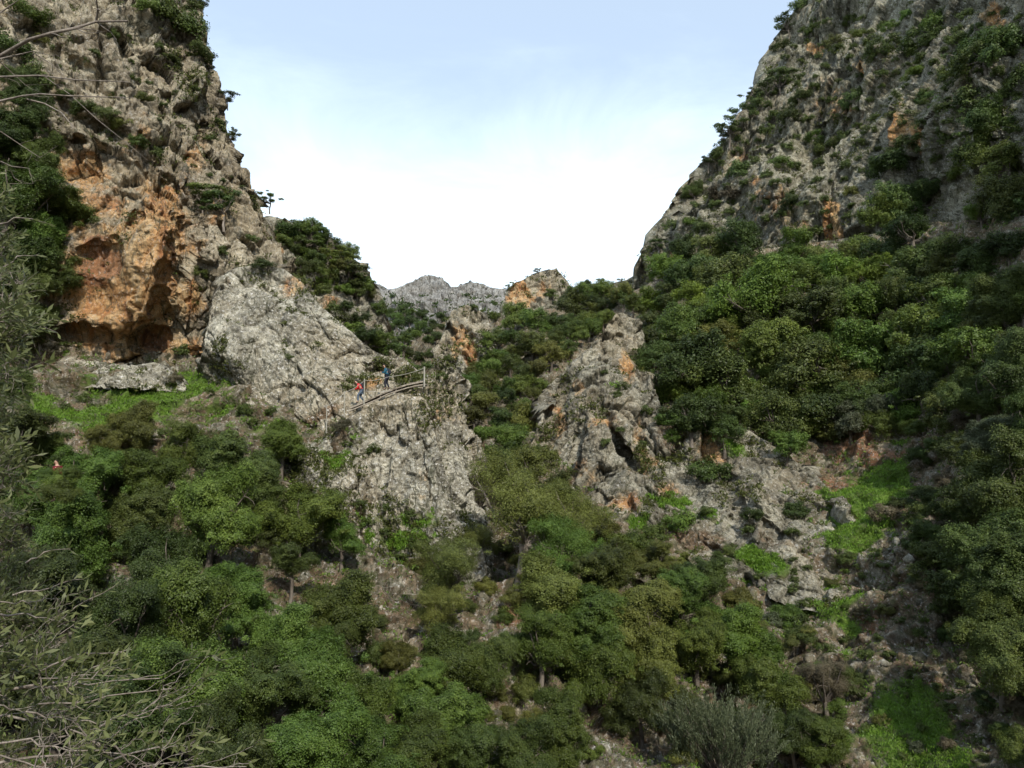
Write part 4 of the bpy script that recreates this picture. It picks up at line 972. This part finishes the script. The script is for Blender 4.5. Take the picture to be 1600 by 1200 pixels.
tag(tufts('dry_brush', AP[ss_] + rr.normal(size=(len(ss_), 3)) * .15, rr.uniform(.14, .34, len(ss_)) * w_, 12, 'brown', 8, 1.0, .16, .9), kind='stuff')
# bushes dotting the distant mountain
mi = [i for i, p in enumerate(PATCHES) if p['name'] in ('distant_mountain', 'foothill')]
cand = np.where(infr & np.isin(AID, mi))[0]
nz = fbm(AP[cand] * .02, 3, 90) + .55 * (APY[cand] > 500) + rr.normal(size=len(cand)) * .25
cand = cand[(nz > .25) & (APY[cand] > 462)]
ss_ = rr.choice(cand, 3600)
tag(tufts('distant_scrub', AP[ss_], rr.uniform(1.0, 2.2, len(ss_)), 26, 'dark', 9, .3, .8, .9), kind='stuff')
# rubble
def rubble():
    r = np.random.default_rng(21)
    base = np.array([[1,0,0],[-1,0,0],[0,1,0],[0,-1,0],[0,0,1],[0,0,-1]], float)
    F8 = [(0,2,4),(2,1,4),(1,3,4),(3,0,4),(2,0,5),(1,2,5),(3,1,5),(0,3,5)]
    # one subdivision gives a 32-faced stone
    vs = [tuple(v) for v in base]; fs = []
    def mid(a, b):
        m = (np.array(vs[a]) + np.array(vs[b])); m = tuple(m / np.linalg.norm(m))
        if m not in vs: vs.append(m)
        return vs.index(m)
    for a, b, c in F8:
        x, y, z = mid(a, b), mid(b, c), mid(c, a); fs += [(a, x, z), (x, b, y), (z, y, c), (x, y, z)]
    S = np.array(vs); Fa = np.array(fs); n = 1500
    c = np.where(infr & (AZ < 80) & (AID == 0) & (AG < .6))[0]; s_ = r.choice(c, n)
    V = S[None] * (1 + r.normal(size=(n, len(S), 1)) * .16) * r.uniform(.5, 1.1, (n, 1, 3)) * (r.uniform(.06, .2, (n, 1, 1)) + (r.random((n, 1, 1)) < .08) * .35)
    V = V + AP[s_][:, None]
    Fx = (Fa[None] + (np.arange(n) * len(S))[:, None, None]).reshape(-1, 3); k = n * len(S)
    o = link('rubble', mesh_np('rubble', V.reshape(-1, 3), Fx, False, dict(ochre=np.zeros(k), grass=np.zeros(k), soil=np.full(k, .1), red=np.zeros(k))), M['ground'])
    tag(o, kind='stuff')
rubble()

# ------------------------------------------------------------------ foreground olive tree and bare tree
def olive():
    r = np.random.default_rng(31); root = bpy.data.objects.new('olive_tree', None); col.objects.link(root)
    gx, gy = -4.6, 4.4; root.location = (gx, gy, -3.4)
    tag(root, 'olive tree with slim grey-green leaves filling the left edge, nearest the camera', 'tree')
    tm = MB(); bm = MB(); C_, A_, N_ = [], [], []
    off = np.array(root.location)
    tm.tube(wob_path((gx, gy, -4.4), (gx + .3, gy, 1.2), 9, r, .08) , np.linspace(.2, .09, 9), 10)
    tb = tm; 
    env_y = [300, 340, 440, 500, 600, 700, 800, 870, 950, 1030, 1100, 1200, 1260]; env_x = [0, 44, 36, 60, 22, 40, 20, 56, 84, 110, 150, 170, 170]
    def shoot(p0, p1, n, leafy, rad=.003):
        q = wob_path(p0, p1, 7, r, .012, .02); bm.tube(q, np.linspace(rad, rad * .3, 7), 4); q = np.array(q)
        L = np.linalg.norm(q[-1] - q[0]); d = (q[-1] - q[0]) / (L + 1e-9)
        if leafy:
            k = int(L / .016); t = np.linspace(.25, 1.0, k); pos = np.stack([np.interp(t * 6, np.arange(7), q[:, j]) for j in range(3)], 1)
            side = np.cross(d, rdirs(r, 1)[0]); side /= np.linalg.norm(side)
            sg = np.where(np.arange(k) % 2 == 0, 1, -1)[:, None]
            rot = (np.arange(k) // 2 % 2)[:, None]; s2 = np.cross(d, side)
            sv = side * (1 - rot) + s2 * rot
            al = d * .75 + sv * sg * .75 + rdirs(r, k) * .22; al /= np.linalg.norm(al, axis=1)[:, None]
            C_.append(pos + al * .03); A_.append(al); N_.append(np.cross(al, rdirs(r, k)) + np.array([0, 0, .3]))
    # boughs first, then twigs off them
    for i in range(27):
        y1 = 335 + i * 34 + r.uniform(-12, 12); ex = np.interp(y1, env_y, env_x); d0 = r.uniform(3.2, 5.2)
        x1 = ex - r.uniform(20, 70); p1 = unproj(x1, y1, d0); p0 = unproj(-160, y1 + r.uniform(30, 110), d0 + r.uniform(-.3, .3))
        q = wob_path(p0, p1, 8, r, .035, .05); bm.tube(q, np.linspace(.014, .005, 8), 5)
        for j in range(12):
            a = q[r.integers(2, 8)]; e = a + np.array([r.uniform(.05, .34), r.uniform(-.2, .2), r.uniform(-.03, .30)]) * r.uniform(.6, 1.25)
            ux, uy, _ = proj(e); lim = np.interp(uy, env_y, env_x)
            if ux > lim: e = a + (e - a) * .45
            ux, uy, _ = proj(e)
            if ux > np.interp(uy, env_y, env_x) + 25: continue
            shoot(a, e, 7, True)
            m_ = (a + e) / 2
            for _ in range(3):
                e2 = m_ + rdirs(r, 1)[0] * .13 + np.array([.04, 0, .05]); shoot(m_, e2, 7, True, .002)
    # the long sprays that reach into the picture
    for a, b, d0 in [((60,1000),(180,915),4.0),((60,1050),(206,1015),4.0),((100,1085),(205,1012),3.8),((150,1140),(290,1072),3.8),((0,960),(85,970),3.8),((170,1190),(310,1165),3.7),((20,930),(130,905),4.1),((40,880),(110,858),4.2),((0,350),(72,348),4.4),((0,420),(60,398),4.3),((0,500),(90,520),4.3),((0,560),(80,500),4.4)]:
        p0 = unproj(*a, d0); p1 = unproj(*b, d0 + .1); shoot(p0, p1, 9, True, .006)
    # bare grey twigs low down
    for a, b, d0, rad in [((-60,1095),(250,1060),3.4,.008),((-60,1090),(60,1108),3.4,.008),((60,1100),(275,1075),3.4,.007),((40,1112),(190,1128),3.3,.007),((-40,1160),(170,1172),3.2,.009),((110,1140),(235,1200),3.2,.006),((170,1155),(290,1085),3.4,.005),((60,1050),(90,1130),3.5,.005),((180,1165),(230,1225),3.2,.006),((80,1225),(60,1140),3.1,.006),
                          ((110,1225),(100,1120),3.1,.005),((200,1120),(300,1095),3.5,.005),((230,1210),(300,1120),3.3,.005),((60,1060),(200,1057),3.6,.004),((150,1210),(310,1185),3.3,.006),((0,1010),(110,975),3.7,.005),((190,1205),(385,1198),3.2,.007),((0,940),(95,935),3.9,.006),((240,1100),(282,1052),3.5,.004),((0,1120),(120,1105),3.3,.004),((120,1130),(190,1225),3.2,.005),
                          ((0,1180),(140,1215),3.1,.006),((30,1225),(110,1150),3.1,.005),((85,930),(100,960),3.8,.004),((70,1035),(90,1075),3.6,.006),((250,1225),(330,1140),3.4,.004)]:
        rad *= .62; p0, p1 = unproj(*a, d0), unproj(*b, d0 + .15); q = wob_path(p0, p1, 9, r, .012); bm.tube(q, np.linspace(rad, rad * .45, 9), 5)
        for _ in range(6):
            s0 = q[r.integers(2, 8)]; e2 = s0 + (np.array(q[-1]) - np.array(q[0])) * r.uniform(.08, .22) + rdirs(r, 1)[0] * .07; bm.tube(wob_path(s0, e2, 4, r, .006), [rad * .45, rad * .35, rad * .28, rad * .2], 4)
            if r.random() < .5: shoot(e2, e2 + np.array([.12, 0, .07]) * r.uniform(.5, 1.3) + rdirs(r, 1)[0] * .05, 6, True, .002)
    for m_, nm, mt in ((tm, 'trunk', M['bark']), (bm, 'branches', M['twig'])):
        m_.v = [v - off for v in m_.v]; m_.build(nm, mt, root)
    C_ = np.concatenate(C_) - off; N_ = np.concatenate(N_); N_ /= np.linalg.norm(N_, axis=1)[:, None]
    link('leaves', leaves_mesh('olive_leaves', C_, N_, .056, r, .24, np.concatenate(A_)), LM['fore'], root)
olive()
def bare_tree():
    r = np.random.default_rng(33); root = bpy.data.objects.new('bare_tree', None); col.objects.link(root); root.location = (-4.9, 5.0, -3.2); off = np.array(root.location)
    tag(root, 'bare grey branches reaching in from the top left corner', 'tree')
    tm, bm = MB(), MB()
    tm.tube(wob_path((-4.9, 5, -4.2), (-5.0, 5, 3.6), 10, r, .06), np.linspace(.16, .06, 10), 9)
    for pts, r0 in [([(-170,170),(-40,115),(0,88),(45,62),(80,52),(118,44),(150,34),(200,33)],.017),([(150,34),(153,16),(149,-10)],.009),([(-60,45),(0,20),(35,-4)],.008),([(-140,150),(0,120),(60,118),(120,125),(200,128)],.008),([(-140,190),(0,158),(35,150),(62,147),(110,150),(190,152)],.009),
                    ([(42,155),(70,162),(96,176),(110,192),(122,206)],.006),([(0,97),(20,115),(40,133)],.004),([(52,82),(80,100),(110,128)],.004),([(0,92),(30,85),(52,80),(85,88)],.005),([(70,120),(110,148),(150,185),(200,225),(230,250)],.003),([(0,205),(30,225),(62,246)],.004),([(0,252),(18,260),(45,263)],.005),([(14,262),(22,278),(35,286)],.004),
                    ([(190,152),(205,152)],.003),([(118,44),(135,52),(160,50)],.004)]:
        P = [unproj(x, y, 4.6 + .1 * math.sin(i + x * .01)) for i, (x, y) in enumerate(pts)]
        bm.tube(P, np.linspace(r0, r0 * .35, len(P)), 6)
        for _ in range(3):
            k = r.integers(1, len(P)); e = P[k] + np.array([r.uniform(0, .18), r.uniform(-.1, .1), r.uniform(-.12, .1)]); bm.tube(wob_path(P[k], e, 4, r, .008), [r0 * .3, r0 * .25, r0 * .2, r0 * .12], 4)
    for m_, nm in ((tm, 'trunk'), (bm, 'branches')):
        m_.v = [v - off for v in m_.v]; m_.build(nm, M['twig'], root)
bare_tree()

# ------------------------------------------------------------------ path, handrail and hikers
DK = [unproj(546, 637, 51.6), unproj(575, 624, 51.9), unproj(604, 611, 52.2), unproj(640, 598.5, 52.6), unproj(668, 594, 52.9)]
def lerp_path(P, n):
    P = np.array(P); s = np.concatenate([[0], np.cumsum(np.linalg.norm(np.diff(P, axis=0), axis=1))]); t = np.linspace(0, s[-1], n)
    return np.stack([np.interp(t, s, P[:, j]) for j in range(3)], 1)
def walkway():
    r = np.random.default_rng(51)
    root = bpy.data.objects.new('timber_walkway', None); col.objects.link(root); off = DK[2]; root.location = off
    tag(root, 'weathered timber walkway climbing across the rock under the two hikers', 'walkway')
    D = np.array(DK) - off
    for dz, dy, rd in ((0.0, 0.0, .055), (-.22, -.05, .05)):
        m = MB(); q = lerp_path(D, 9) + r.normal(size=(9, 3)) * .02 + np.array([0, dy, dz - .07]); m.tube(list(q), np.full(9, rd), 8); m.build('edge_beam', M['wood'], root)
    m = MB(); q = lerp_path(D, 9) + np.array([0, 1.15, -.10]); m.tube(list(q), np.full(9, .06), 8); m.build('edge_beam', M['wood'], root)
    pl = lerp_path(D, 26)
    for i in range(25):
        c = (pl[i] + pl[i + 1]) / 2; d = pl[i + 1] - pl[i]; ang = math.atan2(d[2], d[0]); L = np.linalg.norm(d)
        m = MB(); m.box(c + np.array([0, .58, -.015 + r.uniform(-.01, .01)]), L * .88, 1.22 + r.uniform(-.05, .05), .045, Matrix.Rotation(-ang, 3, 'Y')); m.build('plank', M['wood'], root, False)
    # supports down to the rock
    for i in (4, 10, 15):
        c = pl[i]; m = MB(); m.tube([c + np.array([0, .1, -.1]), c + np.array([.03, .2, -1.0])], [.06, .06], 6); m.build('support', M['wood'], root)
walkway()
POSTS = [((510,668),(510,632),50.2,.032),((538,642),(538,611),51.3,.034),((569,623),(570,592),51.8,.045),((663,596),(662,573),52.7,.065),((668,592),(668,586),53.2,.05)]
LBL = ['thin pale post lowest down the path, below the red hiker','thin post standing left of the red hiker','pale post directly right of the red hiker','thick pale post at the top end of the walkway','short stub of post beside the thick top post']
tops = []
for (a, b, d, rr_), lb in zip(POSTS, LBL):
    p0, p1 = unproj(*a, d), unproj(*b, d); p1[:2] = p0[:2] + (p1[:2] - p0[:2]) * .2; p1[1] = d
    m = MB(); L = p1[2] - p0[2]; m.tube([(0, 0, -.4), (0, 0, L * .5), (p1[0] - p0[0], 0, L)], [rr_, rr_ * .96, rr_ * .9], 10)
    m.tube([(p1[0] - p0[0], 0, L), (p1[0] - p0[0], 0, L + .015)], [rr_ * .9, .003], 10)
    o = m.build('handrail_post', M['post']); o.location = p0; tag(o, lb, 'post', 'handrail posts along the path'); tops.append(p0 + np.array([p1[0] - p0[0], 0, L - .12]))
def rope():
    m = MB(); extra = unproj(607, 589, 52.1)
    for a, b in ((tops[0], tops[1]), (tops[1], tops[2]), (tops[2], extra), (extra, tops[3])):
        q = [a + (b - a) * t - np.array([0, .05, .10 * math.sin(math.pi * t)]) for t in np.linspace(0, 1, 9)]; m.tube(q, np.full(9, .016), 5)
    o = m.build('handrail_rope', M['rope']); tag(o, 'grey rope strung along the posts beside the hikers', 'rope')
    m = MB(); a, b = tops[2] - np.array([0, 0, .75]), unproj(612, 611, 52.1); m.tube([a + (b - a) * t - np.array([0, .04, .06 * math.sin(math.pi * t)]) for t in np.linspace(0, 1, 7)], np.full(7, .016), 5)
    o = m.build('lower_rope', M['rope']); tag(o, 'thin lower rope from the middle post along the walkway edge', 'rope')
rope()

def skinned(name, verts, edges, radii, mat, parent, sub=2):
    me = bpy.data.meshes.new(name); me.from_pydata([tuple(v) for v in verts], edges, []); me.update()
    o = link(name, me, mat, parent)
    md = o.modifiers.new('skin', 'SKIN'); md.use_smooth_shade = True
    if not me.skin_vertices: 
        pass
    for i, rd in enumerate(radii):
        rd = rd if isinstance(rd, tuple) else (rd, rd)
        me.skin_vertices[0].data[i].radius = rd
    me.skin_vertices[0].data[0].use_root = True
    s = o.modifiers.new('sub', 'SUBSURF'); s.levels = sub; s.render_levels = sub
    return o
def hand(w, d, r, s):
    """verts/edges for a palm and five curled digits, from wrist w along d"""
    d = np.array(d, float); d /= np.linalg.norm(d); side = np.cross(d, [0, 0, 1.0]); side /= np.linalg.norm(side); up = np.cross(side, d)
    return w + d * .05, side, up, d
def person(name, label, feet, J, colors, pack=None, scale=1.0):
    root = bpy.data.objects.new(name, None); col.objects.link(root); root.location = feet; root.scale = (scale,) * 3
    tag(root, label, 'person', 'hikers on the walkway')
    j = {k: np.array(v, float) for k, v in J.items()}
    V, E, Rd = [], [], []
    def add(p, rd, par=None):
        V.append(p); Rd.append(rd); i = len(V) - 1
        if par is not None: E.append((par, i))
        return i
    # body: one continuous figure, pelvis first
    pe = add(j['pelvis'], (.12, .15)); wa = add(j['waist'], (.10, .13), pe); ch = add(j['chest'], (.12, .17), wa); ne = add(j['neck'], .055, ch); n2 = add(j['neck'] * .5 + j['head'] * .5, .055, ne)
    he = add(j['head'], (.088, .078), n2); add(j['crown'], (.07, .068), he)
    for s in ('l', 'r'):
        hp = add(j['hip_' + s], .09, pe); kn = add(j['knee_' + s], .058, hp); an = add(j['ankle_' + s], .038, kn); add(j['toe_' + s], .032, an)
        sh = add(j['shoulder_' + s], .058, ch); el = add(j['elbow_' + s], .04, sh); wr = add(j['wrist_' + s], .027, el)
        d = j['wrist_' + s] - j['elbow_' + s]; d /= np.linalg.norm(d); sd = np.cross(d, [0.2, .1, 1.0]); sd /= np.linalg.norm(sd); up = np.cross(sd, d)
        pm = add(j['wrist_' + s] + d * .055, (.034, .02), wr)
        for q, (o_, ln) in enumerate(((-.027, .062), (-.009, .075), (.009, .07), (.026, .055))):
            a = add(j['wrist_' + s] + d * .10 + sd * o_, .0095, pm); b = add(j['wrist_' + s] + d * (.10 + ln * .55) + sd * o_ - up * .012, .0085, a); add(j['wrist_' + s] + d * (.10 + ln * .8) + sd * o_ - up * .034, .007, b)
        a = add(j['wrist_' + s] + d * .045 + sd * .042, .011, pm); add(j['wrist_' + s] + d * .085 + sd * .055 - up * .01, .0085, a)
    skinned('body', V, E, Rd, M['skin'], root)
    # face turned the way the head looks
    f = j['look'] / np.linalg.norm(j['look']); sd = np.cross(f, [0, 0, 1.0]); sd /= np.linalg.norm(sd); up = np.cross(sd, f)
    m = MB(); hc = j['head']; m.tube([hc + f * .075 + up * .02, hc + f * .108 - up * .015, hc + f * .088 - up * .028], [.008, .015, .006], 6); m.build('nose', M['skin'], root)
    for s in (-1, 1):
        m = MB(); c = hc + f * .083 + sd * .032 * s + up * .022; m.tube([c - f * .01, c, c + f * .006], [.012, .011, .002], 8); m.build('eye', M['hair'], root)
        m = MB(); c = hc + sd * .078 * s; m.tube([c - up * .03, c, c + up * .03], [.008, .016, .01], 6); m.build('ear', M['skin'], root)
    m = MB(); c = hc + f * .084 - up * .05; m.tube([c - sd * .024, c, c + sd * .024], [.004, .007, .004], 6); m.build('mouth', M['red'], root)
    skinned('hair', [hc + up * .055 - f * .015, hc + up * .075 - f * .05, hc - f * .07 + up * .02, hc - f * .07 - up * .03], [(0, 1), (1, 2), (2, 3)], [(.08, .085), (.075, .08), (.06, .075), (.04, .05)], M['hair'], root)
    # clothes a little proud of the body
    sk = lambda nm, keys, eds, rds, mt: skinned(nm, [j[k] if isinstance(k, str) else k for k in keys], eds, rds, mt, root)
    sk('jacket', ['waist', 'chest', j['neck'] * .75 + j['chest'] * .25, 'shoulder_l', 'elbow_l', j['wrist_l'] * .9 + j['elbow_l'] * .1, 'shoulder_r', 'elbow_r', j['wrist_r'] * .9 + j['elbow_r'] * .1, j['pelvis'] * .8 + j['waist'] * .2],
       [(0, 1), (1, 2), (1, 3), (3, 4), (4, 5), (1, 6), (6, 7), (7, 8), (0, 9)], [(.13, .165), (.145, .20), (.075, .085), .078, .058, .043, .078, .058, .043, (.145, .175)], colors[0])
    sk('trousers', ['pelvis', 'hip_l', 'knee_l', j['ankle_l'] + np.array([0, 0, .03]), 'hip_r', 'knee_r', j['ankle_r'] + np.array([0, 0, .03])], [(0, 1), (1, 2), (2, 3), (0, 4), (4, 5), (5, 6)], [(.14, .165), .108, .075, .058, .108, .075, .058], colors[1])
    for s in ('l', 'r'):
        a, t = j['ankle_' + s], j['toe_' + s]; d = (t - a) * np.array([1, 1, 0]); d /= np.linalg.norm(d)
        skinned('boot', [a + np.array([0, 0, .05]), a - np.array([0, 0, .035]), t], [(0, 1), (1, 2)], [.052, .05, (.045, .034)], M['boot'], root)
    if pack: 
        b = j['back']; t = j['neck'] * .8 + j['chest'] * .2
        c = (j['chest'] + j['waist']) / 2 + b * .17
        ax = j['neck'] - j['waist']; ax /= np.linalg.norm(ax)
        p = skinned('backpack', [c - ax * .2, c - ax * .05, c + ax * .16, c + ax * .24], [(0, 1), (1, 2), (2, 3)], [(.10, .14), (.12, .16), (.10, .15), (.06, .11)], pack, root)
        for s in ('l', 'r'):
            m = MB(); q = j['shoulder_' + s] * .6 + j['neck'] * .4
            m.tube([c + ax * .2, q + ax * .09, q - b * .11, (j['waist'] + j['shoulder_' + s]) / 2 - b * .14, c - ax * .15], [.018] * 5, 6); m.build('strap', M['pack'], root)
    return root
# both walk down to the left (-X)
person('person', 'hiker in teal jacket with black backpack and dark trousers, head bowed over hands', unproj(602, 608.5, 52.35) + np.array([0, .45, .02]), dict(
    pelvis=(.03, 0, .93), waist=(.02, 0, 1.06), chest=(-.04, 0, 1.30), neck=(-.11, 0, 1.47), head=(-.19, 0, 1.60), crown=(-.20, 0, 1.67), look=(-.8, 0, -.6), back=(1, 0, .15),
    hip_l=(.03, -.09, .90), knee_l=(-.09, -.10, .50), ankle_l=(-.03, -.10, .08), toe_l=(-.19, -.11, .035), hip_r=(.03, .09, .90), knee_r=(.01, .10, .49), ankle_r=(.17, .10, .10), toe_r=(.02, .11, .04),
    shoulder_l=(-.04, -.19, 1.38), elbow_l=(-.10, -.23, 1.12), wrist_l=(-.32, -.12, 1.17), shoulder_r=(-.04, .19, 1.38), elbow_r=(-.10, .23, 1.12), wrist_r=(-.32, .10, 1.17)), (M['teal'], M['navy']), M['pack'], 1.08)
person('person', 'hiker in red jacket with grey-blue trousers, stooping and stepping down the walkway', unproj(561, 629.5, 51.8) + np.array([0, .45, .02]), dict(
    pelvis=(.10, 0, .80), waist=(.04, 0, .93), chest=(-.10, 0, 1.13), neck=(-.22, 0, 1.28), head=(-.33, 0, 1.37), crown=(-.37, 0, 1.43), look=(-.7, 0, -.7), back=(.8, 0, .5),
    hip_l=(.10, -.09, .78), knee_l=(-.14, -.11, .50), ankle_l=(-.12, -.11, .08), toe_l=(-.28, -.12, .035), hip_r=(.10, .09, .78), knee_r=(-.04, .11, .45), ankle_r=(.20, .11, .12), toe_r=(.06, .12, .04),
    shoulder_l=(-.12, -.19, 1.19), elbow_l=(-.16, -.25, .93), wrist_l=(-.34, -.20, .88), shoulder_r=(-.12, .19, 1.19), elbow_r=(-.2, .25, .95), wrist_r=(-.38, .16, .90)), (M['red'], M['bluegrey']), M['pack'], 1.1)
for a in [(92,758,28,27.5),(112,742,15,27.5),(70,746,17,27.5),(96,772,28,27.0),(88,715,12,29.0)]:
    P_ = unproj(a[0], a[1], a[3]); me_, _ = PROTO['nbush'][0]; g_ = ground_z(P_[0], P_[1])
    plant('nbush', P_ - np.array([0, 0, .30 * a[2] * a[3] / F]), a[2] * a[3] / F, 'mid', 'z', a[0], a[1], label={88: 'small leafy bush at the head of the walker in maroon', 96: 'low green bush in front of the feet of the walker in maroon', 92: 'green bush hiding the legs of the walker in maroon', 112: 'small green bush right of the walker in maroon', 70: 'small green bush left of the walker in maroon'}[a[0]])
    p_ = PLACED[-1]; tag(p_[0], p_[6], 'shrub')
# a third walker, all but hidden by the bushes at far left: only a maroon jacket shows
c3 = unproj(91, 731, 30.0)
person('person', 'walker in maroon jacket almost hidden among bushes at the left', c3 - np.array([0, 0, 1.36]), dict(
    pelvis=(.03, 0, .93), waist=(.02, 0, 1.06), chest=(-.02, 0, 1.30), neck=(-.05, 0, 1.47), head=(-.09, 0, 1.60), crown=(-.09, 0, 1.67), look=(-.9, 0, -.3), back=(1, 0, .1),
    hip_l=(.03, -.09, .90), knee_l=(-.09, -.10, .50), ankle_l=(-.03, -.10, .08), toe_l=(-.19, -.11, .035), hip_r=(.03, .09, .90), knee_r=(.01, .10, .49), ankle_r=(.17, .10, .10), toe_r=(.02, .11, .04),
    shoulder_l=(-.04, -.19, 1.38), elbow_l=(-.06, -.23, 1.10), wrist_l=(-.22, -.18, .95), shoulder_r=(-.04, .19, 1.38), elbow_r=(-.06, .23, 1.10), wrist_r=(-.22, .16, .95)), (M['maroon'], M['navy']), None)
